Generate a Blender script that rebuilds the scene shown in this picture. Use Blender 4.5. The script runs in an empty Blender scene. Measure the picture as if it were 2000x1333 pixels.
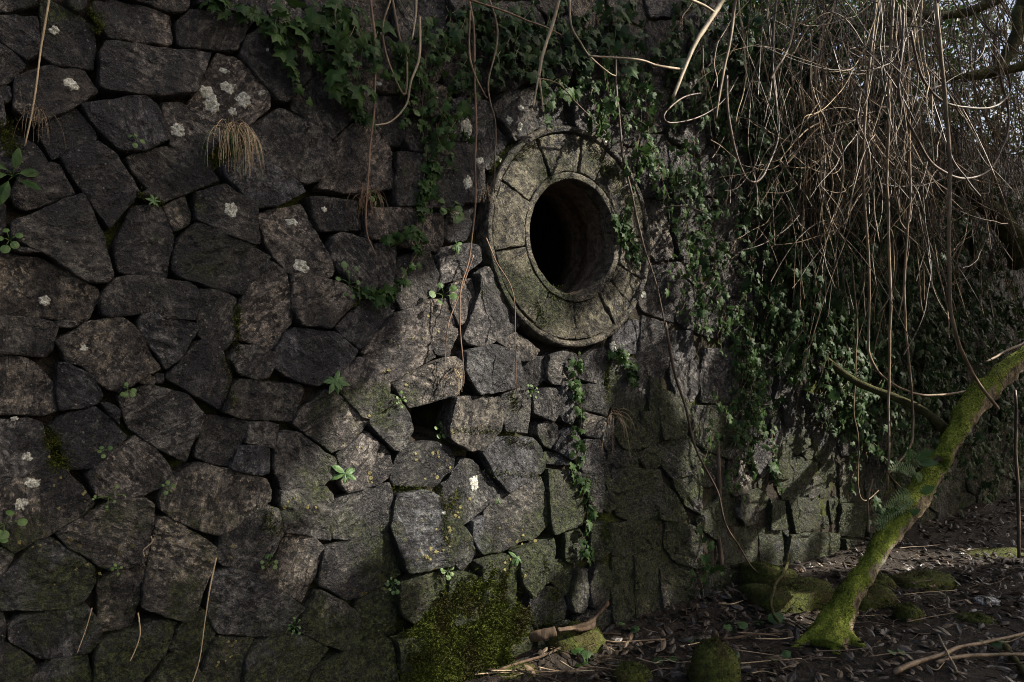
import bpy, math, random
import numpy as np
from mathutils import Vector, Matrix, noise

random.seed(7); rng = np.random.default_rng(7)
scene = bpy.context.scene
COL = scene.collection

# ------------------------------------------------------------------ camera
CAMZ = 1.6
FPX, PCX, PCY = 1500.0, 1000.0, 666.5            # focal length and centre, in pixels of a 2000 px wide frame
cam_data = bpy.data.cameras.new('camera'); cam_data.sensor_width = 36.0
cam_data.lens = 36.0*FPX/2000.0; cam_data.clip_start = 0.05; cam_data.clip_end = 600.0
cam = bpy.data.objects.new('camera', cam_data); COL.objects.link(cam)
cam.location = (0, 0, CAMZ); cam.rotation_euler = (math.radians(90), 0, 0)
scene.camera = cam

# ------------------------------------------------------------------ wall frame, sun, sky, exposure
TH = math.atan(0.786)
D = Vector((math.cos(TH), math.sin(TH), 0)); N = Vector((math.sin(TH), -math.cos(TH), 0)); Z = Vector((0, 0, 1))
O = Vector((0, 3.73, 0))
SUN = (D*0.60 + N*0.58 + Z*0.55).normalized()    # towards the sun
sun_data = bpy.data.lights.new('sun', 'SUN'); sun_data.energy = 4.9; sun_data.angle = math.radians(0.55)
sun_data.color = (1.0, 0.92, 0.81)
sun = bpy.data.objects.new('sun', sun_data); COL.objects.link(sun)
sun.rotation_euler = SUN.to_track_quat('Z', 'Y').to_euler(); sun.location = SUN*30
world = bpy.data.worlds.new('World'); scene.world = world; world.use_nodes = True
wn = world.node_tree.nodes; wl = world.node_tree.links
sky = wn.new('ShaderNodeTexSky'); sky.sky_type = 'NISHITA'; sky.sun_disc = False
sky.sun_elevation = math.asin(SUN.z); sky.sun_rotation = math.atan2(SUN.x, SUN.y)
sky.air_density = 0.8; sky.dust_density = 6.0; sky.ozone_density = 0.3
wl.new(sky.outputs[0], wn['Background'].inputs[0]); wn['Background'].inputs[1].default_value = 0.095
vs = scene.view_settings; vs.view_transform = 'Standard'; vs.look = 'None'; vs.gamma = 1.0
vs.use_curve_mapping = False; vs.exposure = 1.2
try:
    scene.cycles.max_bounces = 5; scene.cycles.diffuse_bounces = 3; scene.cycles.glossy_bounces = 2
    scene.cycles.use_denoising = True; scene.cycles.denoising_prefilter = 'NONE'; scene.cycles.filter_width = 1.0
except Exception: pass

# ------------------------------------------------------------------ geometry helpers
def ray(px, py): return Vector(((px-PCX)/FPX, 1.0, (PCY-py)/FPX))
CAM = Vector((0, 0, CAMZ))
def on_wall(px, py, off=0.0):
    r = ray(px, py); t = (off - (CAM-O).dot(N))/r.dot(N); return CAM + r*t
def on_ground(px, py, z=0.0):
    r = ray(px, py); return CAM + r*((z-CAMZ)/r.z)
def at_depth(px, py, y): return CAM + ray(px, py)*y
def uz(p): q = p-O; return (q.dot(D), q.z)
def px2uz(px, py, off=0.0): return uz(on_wall(px, py, off))
def W(u, z, h=0.0): return O + D*u + N*h + Z*z
def fbm(x, y, z, o=4): return noise.fractal(Vector((x, y, z)), 1.0, 2.0, o)

def tag(o, label=None, cat=None, group=None, kind=None):
    if label: o['label'] = label
    if cat: o['category'] = cat
    if group: o['group'] = group
    if kind: o['kind'] = kind
    return o
def empty(name, loc=(0, 0, 0), label=None, cat=None, group=None, parent=None):
    o = bpy.data.objects.new(name, None); COL.objects.link(o); o.location = loc; o.empty_display_size = 0.1
    if parent: o.parent = parent
    return tag(o, label, cat, group)
def mesh_of(name, v, f, mat, smooth=True):
    me = bpy.data.meshes.new(name); me.from_pydata([tuple(p) for p in v], [], f)
    if mat: me.materials.append(mat)
    if smooth: me.polygons.foreach_set('use_smooth', [True]*len(me.polygons))
    me.update(); return me
def obj(name, me, parent=None, mw=None):
    o = bpy.data.objects.new(name, me); COL.objects.link(o)
    if parent:
        o.parent = parent
        o.matrix_parent_inverse = Matrix.Translation(-parent.location)
    if mw is not None: o.matrix_local = mw if not parent else mw
    return o

def catmull(pts, n=6):
    P = [Vector(p) for p in pts]
    if len(P) < 3:
        return [P[0].lerp(P[-1], i/n) for i in range(n+1)]
    P = [P[0]*2-P[1]] + P + [P[-1]*2-P[-2]]
    out = []
    for i in range(1, len(P)-2):
        a, b, c, d = P[i-1:i+3]
        for k in range(n):
            t = k/n
            out.append(0.5*((2*b)+(c-a)*t+(2*a-5*b+4*c-d)*t*t+(3*b-a-3*c+d)*t**3))
    out.append(P[-2]); return out
def tube_geo(path, radii, sides=6, nz=0.0, seed=0.0, cap=True):
    v, f = [], []
    n = len(path); ref = None
    for i, p in enumerate(path):
        t = (path[min(i+1, n-1)]-path[max(i-1, 0)])
        t = t.normalized() if t.length > 1e-9 else Vector((0, 0, 1))
        if ref is None: ref = t.orthogonal().normalized()
        ref = ref - t*ref.dot(t); ref = ref.normalized() if ref.length > 1e-6 else t.orthogonal().normalized()
        b = t.cross(ref)
        r = radii(i/(n-1)) if callable(radii) else radii
        for k in range(sides):
            a = 2*math.pi*k/sides
            d = ref*math.cos(a)+b*math.sin(a)
            rr = r*(1+nz*fbm(p.x*9+d.x*1.2+seed, p.y*9+d.y*1.2, p.z*9+d.z*1.2, 3)) if nz else r
            v.append(p+d*rr)
    for i in range(n-1):
        for k in range(sides):
            a = i*sides+k; b2 = i*sides+(k+1) % sides
            f.append((a, b2, b2+sides, a+sides))
    if cap:
        f.append(tuple(range(sides-1, -1, -1))); f.append(tuple(range((n-1)*sides, n*sides)))
    return v, f
class MB:
    def __init__(s): s.v = []; s.f = []
    def add(s, v, f):
        o = len(s.v); s.v += [tuple(p) for p in v]; s.f += [tuple(i+o for i in q) for q in f]
    def mesh(s, name, mat, smooth=True): return mesh_of(name, s.v, s.f, mat, smooth)
def wob(pts, amp, seed):
    return [p+Vector((fbm(p.x*3+seed, p.y*3, p.z*3, 2), fbm(p.x*3, p.y*3+seed, p.z*3+9, 2), 0.4*fbm(p.x*3+5, p.y*3, p.z*3+seed, 2)))*amp for p in pts]

# ------------------------------------------------------------------ materials
class NT:
    def __init__(s, name):
        s.m = bpy.data.materials.new(name); s.m.use_nodes = True; s.t = s.m.node_tree
        s.b = s.t.nodes['Principled BSDF']; s.out = s.t.nodes['Material Output']
    def n(s, kind, **kw):
        x = s.t.nodes.new(kind)
        for k, v in kw.items():
            if k in x.inputs: x.inputs[k].default_value = v
            else: setattr(x, k, v)
        return x
    def l(s, a, b): s.t.links.new(a, b)
    def noise(s, co, scale, detail=4, rough=0.55, dist=0.0):
        x = s.n('ShaderNodeTexNoise'); x.inputs['Scale'].default_value = scale; x.inputs['Detail'].default_value = detail
        x.inputs['Roughness'].default_value = rough; x.inputs['Distortion'].default_value = dist; s.l(co, x.inputs['Vector']); return x.outputs['Fac']
    def map(s, co, sc):
        x = s.n('ShaderNodeMapping'); x.inputs['Scale'].default_value = sc; s.l(co, x.inputs['Vector']); return x.outputs[0]
    def ramp(s, f, a, b, va=0.0, vb=1.0):
        x = s.n('ShaderNodeMapRange'); x.inputs[1].default_value = a; x.inputs[2].default_value = b
        x.inputs[3].default_value = va; x.inputs[4].default_value = vb; x.interpolation_type = 'SMOOTHSTEP'; s.l(f, x.inputs[0]); return x.outputs[0]
    def math(s, op, a, b=None, c=None):
        x = s.n('ShaderNodeMath', operation=op)
        for i, q in enumerate((a, b, c)):
            if q is None: continue
            if isinstance(q, (int, float)): x.inputs[i].default_value = q
            else: s.l(q, x.inputs[i])
        return x.outputs[0]
    def mix(s, f, a, b, blend='MIX'):
        x = s.n('ShaderNodeMix', data_type='RGBA', blend_type=blend)
        for sock, q in ((x.inputs[0], f), (x.inputs[6], a), (x.inputs[7], b)):
            if isinstance(q, (int, float)): sock.default_value = q
            elif isinstance(q, tuple): sock.default_value = (*q, 1.0)
            else: s.l(q, sock)
        return x.outputs[2]
    def bump(s, h, dist, strength=1.0, prev=None):
        x = s.n('ShaderNodeBump'); x.inputs['Distance'].default_value = dist; x.inputs['Strength'].default_value = strength
        s.l(h, x.inputs['Height'])
        if prev is not None: s.l(prev, x.inputs['Normal'])
        return x.outputs[0]
    def fin(s, col, rough, nrm=None, spec=0.4):
        if isinstance(col, tuple): s.b.inputs['Base Color'].default_value = (*col, 1)
        else: s.l(col, s.b.inputs['Base Color'])
        if isinstance(rough, (int, float)): s.b.inputs['Roughness'].default_value = rough
        else: s.l(rough, s.b.inputs['Roughness'])
        s.b.inputs['Specular IOR Level'].default_value = spec
        if nrm is not None: s.l(nrm, s.b.inputs['Normal'])
        return s.m

def mat_stone(name, moss_bias=0.0, ridge=1.0, crust=(0.55, 0.66, 0.6), pale=(0.25, 0.235, 0.20)):
    t = NT(name); tc = t.n('ShaderNodeTexCoord'); oc = tc.outputs['Object']
    geo = t.n('ShaderNodeNewGeometry'); pos = geo.outputs['Position']; oi = t.n('ShaderNodeObjectInfo')
    # offset object coordinates per stone so no two stones share a pattern
    off = t.n('ShaderNodeVectorMath', operation='ADD'); t.l(oc, off.inputs[0])
    rv = t.n('ShaderNodeCombineXYZ'); r20 = t.math('MULTIPLY', oi.outputs['Random'], 37.0)
    t.l(r20, rv.inputs[0]); t.l(r20, rv.inputs[2]); t.l(rv.outputs[0], off.inputs[1]); co = off.outputs[0]
    base = oi.outputs['Color']
    n1 = t.noise(co, 7, 7, 0.68); n2 = t.noise(co, 60, 5, 0.7); n3 = t.noise(co, 200, 3, 0.6)
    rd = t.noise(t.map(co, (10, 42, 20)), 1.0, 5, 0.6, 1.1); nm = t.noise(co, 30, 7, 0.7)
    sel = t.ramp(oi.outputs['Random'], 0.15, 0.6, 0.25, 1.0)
    c = t.mix(t.ramp(n1, 0.44, 0.58), base, t.mix(1.0, base, (0.30, 0.30, 0.33), 'MULTIPLY'))
    c = t.mix(t.ramp(n2, 0.50, 0.62), c, t.mix(1.0, c, (2.4, 2.3, 2.15), 'MULTIPLY'))
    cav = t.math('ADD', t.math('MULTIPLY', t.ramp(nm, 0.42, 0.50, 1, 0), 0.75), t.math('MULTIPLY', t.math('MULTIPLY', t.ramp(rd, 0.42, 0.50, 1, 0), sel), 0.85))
    c = t.mix(t.math('MINIMUM', cav, 0.85), c, (0.014, 0.013, 0.013))  # dirt plus relief shading put into the colour of pits and ridge hollows
    c = t.mix(t.ramp(n3, 0.52, 0.60, 0, 0.45), c, (0.016, 0.015, 0.015))
    # black water stains running down the wall
    st = t.noise(t.map(pos, (4.5, 4.5, 1.6)), 1.0, 5, 0.6, 0.3)
    c = t.mix(t.ramp(st, 0.49, 0.60, 0, 0.80), c, (0.020, 0.020, 0.023))
    # pale crust and pin-point lichen
    cr = t.ramp(t.noise(co, 24, 8, 0.78), crust[0], crust[1], 0, crust[2])
    c = t.mix(cr, c, pale)
    vor = t.n('ShaderNodeTexVoronoi'); vor.inputs['Scale'].default_value = 42; t.l(co, vor.inputs['Vector'])
    dots = t.math('MULTIPLY', t.ramp(vor.outputs['Distance'], 0.10, 0.16, 1, 0), t.ramp(t.noise(pos, 3.1, 2), 0.50, 0.62))
    c = t.mix(t.math('MULTIPLY', dots, 0.6), c, (0.45, 0.44, 0.40))
    # mustard lichen specks low on the wall, green algae film
    v2 = t.n('ShaderNodeTexVoronoi'); v2.inputs['Scale'].default_value = 23; t.l(co, v2.inputs['Vector'])
    sep = t.n('ShaderNodeSeparateXYZ'); t.l(pos, sep.inputs[0])
    low = t.ramp(sep.outputs[2], 0.3, 1.7, 1, 0)
    mus = t.math('MULTIPLY', t.ramp(v2.outputs['Distance'], 0.14, 0.24, 1, 0), t.math('MULTIPLY', low, t.ramp(t.noise(pos, 2.6, 3), 0.50, 0.60)))
    c = t.mix(t.math('MULTIPLY', mus, 0.6), c, (0.24, 0.20, 0.05))
    alg = t.math('ADD', t.math('MULTIPLY', low, 0.15), moss_bias)
    algm = t.ramp(t.math('ADD', t.noise(pos, 2.3, 7, 0.68), alg), 0.58, 0.72, 0, 0.88)
    c = t.mix(algm, c, t.mix(t.ramp(t.noise(pos, 55, 6, 0.75), 0.44, 0.62), (0.009, 0.014, 0.004), (0.085, 0.105, 0.026)))
    # relief: tooling ridges (per stone direction), pits, grain
    rdg = t.math('MULTIPLY', t.math('MULTIPLY', rd, sel), ridge)
    nb = t.bump(rdg, 0.085, 1.0)
    nb = t.bump(nm, 0.040, 1.0, nb)
    nb = t.bump(n2, 0.012, 1.0, nb)
    nb = t.bump(n3, 0.002, 0.8, nb)
    rough = t.ramp(st, 0.40, 0.60, 0.60, 0.30)
    return t.fin(c, rough, nb, 0.45)

def mat_core():
    t = NT('joint_earth'); geo = t.n('ShaderNodeNewGeometry'); pos = geo.outputs['Position']
    a = t.noise(pos, 38, 6, 0.7); m = t.noise(pos, 2.1, 5, 0.65)
    c = t.mix(a, (0.008, 0.007, 0.006), (0.050, 0.040, 0.030))
    c = t.mix(t.ramp(m, 0.46, 0.60, 0, 0.95), c, t.mix(t.noise(pos, 90, 3), (0.014, 0.020, 0.004), (0.080, 0.095, 0.016)))
    return t.fin(c, 0.9, t.bump(a, 0.02, 1.0), 0.2)
def mat_moss(name, dark, light, scale=55):
    t = NT(name); geo = t.n('ShaderNodeNewGeometry'); pos = geo.outputs['Position']
    a = t.noise(pos, scale, 5, 0.7); b = t.noise(pos, 7, 4, 0.6)
    c = t.mix(t.ramp(a, 0.3, 0.7), dark, light); c = t.mix(t.ramp(b, 0.48, 0.62, 0, 0.68), c, (0.045, 0.034, 0.010))
    return t.fin(c, 0.85, t.bump(a, 0.02, 1.0), 0.25)
def mat_leaf(name, c1, c2, rough=0.42, spec=0.45, scale=18, trans=0.25):
    t = NT(name); geo = t.n('ShaderNodeNewGeometry'); pos = geo.outputs['Position']
    f = t.ramp(t.noise(pos, scale, 2, 0.5), 0.32, 0.68)
    c = t.mix(f, c1, c2); oi = t.n('ShaderNodeObjectInfo')
    c = t.mix(t.ramp(oi.outputs['Random'], 0, 1, 0, 0.35), c, c2)
    t.fin(c, rough, t.bump(t.noise(pos, 160, 2), 0.003, 0.5), spec)
    tr = t.n('ShaderNodeBsdfTranslucent'); t.l(c, tr.inputs['Color'])
    mx = t.n('ShaderNodeMixShader'); mx.inputs[0].default_value = trans
    t.l(t.b.outputs[0], mx.inputs[1]); t.l(tr.outputs[0], mx.inputs[2]); t.l(mx.outputs[0], t.out.inputs[0])
    return t.m
def mat_stem(name, c1, c2, rough=0.6, spec=0.35):
    t = NT(name); geo = t.n('ShaderNodeNewGeometry'); pos = geo.outputs['Position']
    a = t.noise(t.map(pos, (1, 1, 0.35)), 26, 5, 0.65)
    b = t.noise(pos, 4, 3)
    c = t.mix(t.ramp(a, 0.3, 0.7), c1, c2); c = t.mix(t.ramp(b, 0.35, 0.7, 0, 0.6), c, tuple(x*0.35 for x in c1))
    return t.fin(c, rough, t.bump(a, 0.006, 0.9), spec)
def mat_bark():
    t = NT('mossy_bark'); geo = t.n('ShaderNodeNewGeometry'); pos = geo.outputs['Position']
    a = t.noise(t.map(pos, (1.0, 1.0, 0.7)), 30, 7, 0.7, 0.4); b = t.noise(pos, 8, 5, 0.65)
    bark = t.mix(t.ramp(a, 0.35, 0.65), (0.055, 0.040, 0.025), (0.30, 0.235, 0.145))
    bark = t.mix(t.ramp(t.noise(pos, 15, 4), 0.55, 0.66, 0, 0.7), bark, (0.26, 0.27, 0.20))
    dt = t.n('ShaderNodeVectorMath', operation='DOT_PRODUCT'); t.l(geo.outputs['Normal'], dt.inputs[0])
    dt.inputs[1].default_value = Vector((-0.62, -0.30, 0.72)).normalized()
    m = t.math('ADD', dt.outputs['Value'], t.math('MULTIPLY', t.math('SUBTRACT', b, 0.5), 2.6))
    moss = t.mix(t.ramp(t.noise(pos, 80, 4, 0.7), 0.3, 0.7), (0.060, 0.080, 0.008), (0.25, 0.30, 0.032))
    c = t.mix(t.ramp(m, 0.02, 0.36), bark, moss)
    return t.fin(c, 0.8, t.bump(t.noise(pos, 75, 4), 0.008, 1.0, t.bump(a, 0.022, 1.0)), 0.25)
def mat_plain(name, c1, c2, scale, rough=0.8, bump=0.01, spec=0.3):
    t = NT(name); geo = t.n('ShaderNodeNewGeometry'); pos = geo.outputs['Position']
    a = t.noise(pos, scale, 6, 0.65)
    return t.fin(t.mix(t.ramp(a, 0.3, 0.7), c1, c2), rough, t.bump(a, bump, 1.0), spec)

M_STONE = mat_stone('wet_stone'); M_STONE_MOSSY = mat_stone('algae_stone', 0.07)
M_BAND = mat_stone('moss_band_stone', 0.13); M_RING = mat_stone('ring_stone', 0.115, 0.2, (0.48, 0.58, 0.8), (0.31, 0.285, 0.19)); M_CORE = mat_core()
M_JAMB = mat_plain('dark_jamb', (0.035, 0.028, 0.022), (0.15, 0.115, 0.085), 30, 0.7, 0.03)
M_MOSS = mat_moss('cushion_moss', (0.022, 0.030, 0.004), (0.135, 0.165, 0.018))
M_MOSS2 = mat_moss('block_moss', (0.014, 0.019, 0.004), (0.085, 0.10, 0.014), 40)
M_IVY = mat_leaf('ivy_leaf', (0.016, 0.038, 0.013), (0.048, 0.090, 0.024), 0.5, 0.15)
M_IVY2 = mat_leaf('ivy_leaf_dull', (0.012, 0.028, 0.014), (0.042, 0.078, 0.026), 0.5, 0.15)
M_HERB = mat_leaf('herb_leaf', (0.05, 0.10, 0.028), (0.10, 0.165, 0.045), 0.5, 0.35)
M_FERN = mat_leaf('fern_leaf', (0.05, 0.105, 0.033), (0.10, 0.175, 0.06), 0.5, 0.35)
M_CROWN = mat_leaf('crown_leaf', (0.020, 0.045, 0.012), (0.060, 0.105, 0.025), 0.5, 0.35, trans=0.15)
M_VINE = mat_stem('vine_bark', (0.11, 0.076, 0.047), (0.29, 0.215, 0.135), 0.55, 0.3)
M_VINE_DK = mat_stem('vine_bark_dark', (0.050, 0.034, 0.023), (0.13, 0.092, 0.062), 0.5, 0.45)
M_PALE = mat_stem('pale_dead_wood', (0.24, 0.19, 0.12), (0.48, 0.40, 0.28), 0.65)
M_RED = mat_stem('reddish_stem', (0.14, 0.080, 0.050), (0.29, 0.185, 0.12), 0.55)
M_DRY = mat_stem('dry_grass', (0.36, 0.27, 0.16), (0.60, 0.47, 0.30), 0.7)
M_BARK = mat_bark(); M_WOOD = mat_stem('rotten_wood', (0.030, 0.020, 0.013), (0.12, 0.08, 0.048), 0.9)
M_LIMB = mat_moss('mossy_limb', (0.028, 0.026, 0.010), (0.085, 0.085, 0.022), 30)
M_LICH = mat_plain('white_lichen', (0.16, 0.16, 0.13), (0.78, 0.78, 0.68), 85, 0.9, 0.02)
M_LICHY = mat_plain('yellow_lichen', (0.10, 0.09, 0.035), (0.20, 0.175, 0.075), 60, 0.9, 0.008)
M_SOIL = mat_plain('soil', (0.010, 0.008, 0.006), (0.040, 0.030, 0.021), 30, 0.85, 0.03)
M_LIT1 = mat_leaf('litter_dark', (0.014, 0.011, 0.009), (0.055, 0.042, 0.032), 0.38, 0.5, 9, 0.05)
M_LIT2 = mat_leaf('litter_brown', (0.060, 0.038, 0.022), (0.17, 0.12, 0.075), 0.5, 0.4, 9, 0.05)

# ------------------------------------------------------------------ ground
def ground_h(x, y):
    q = Vector((x, y, 0))-O; d = q.dot(N)
    return 0.035*fbm(x*1.6, y*1.6, 3.3, 3) + 0.012*fbm(x*7, y*7, 1.0, 3) + 0.05*max(0.0, 1-d/0.55)
gv, gf = [], []
xs = list(np.arange(-4, 9.01, 0.09)); ys = list(np.arange(-3, 13.01, 0.09))
for x in xs:
    for y in ys: gv.append((x, y, ground_h(x, y)))
ny = len(ys)
for i in range(len(xs)-1):
    for j in range(ny-1): gf.append((i*ny+j, (i+1)*ny+j, (i+1)*ny+j+1, i*ny+j+1))
k = len(gv)
R = 220.0
gv += [(-R, -R, -0.1), (R, -R, -0.1), (R, R, -0.1), (-R, R, -0.1), (-4, -3, -0.1), (9, -3, -0.1), (9, 13, -0.1), (-4, 13, -0.1)]
gf += [(k, k+1, k+5, k+4), (k+1, k+2, k+6, k+5), (k+2, k+3, k+7, k+6), (k+3, k, k+4, k+7)]
tag(obj('ground', mesh_of('ground', gv, gf, M_SOIL)), kind='structure')

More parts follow.
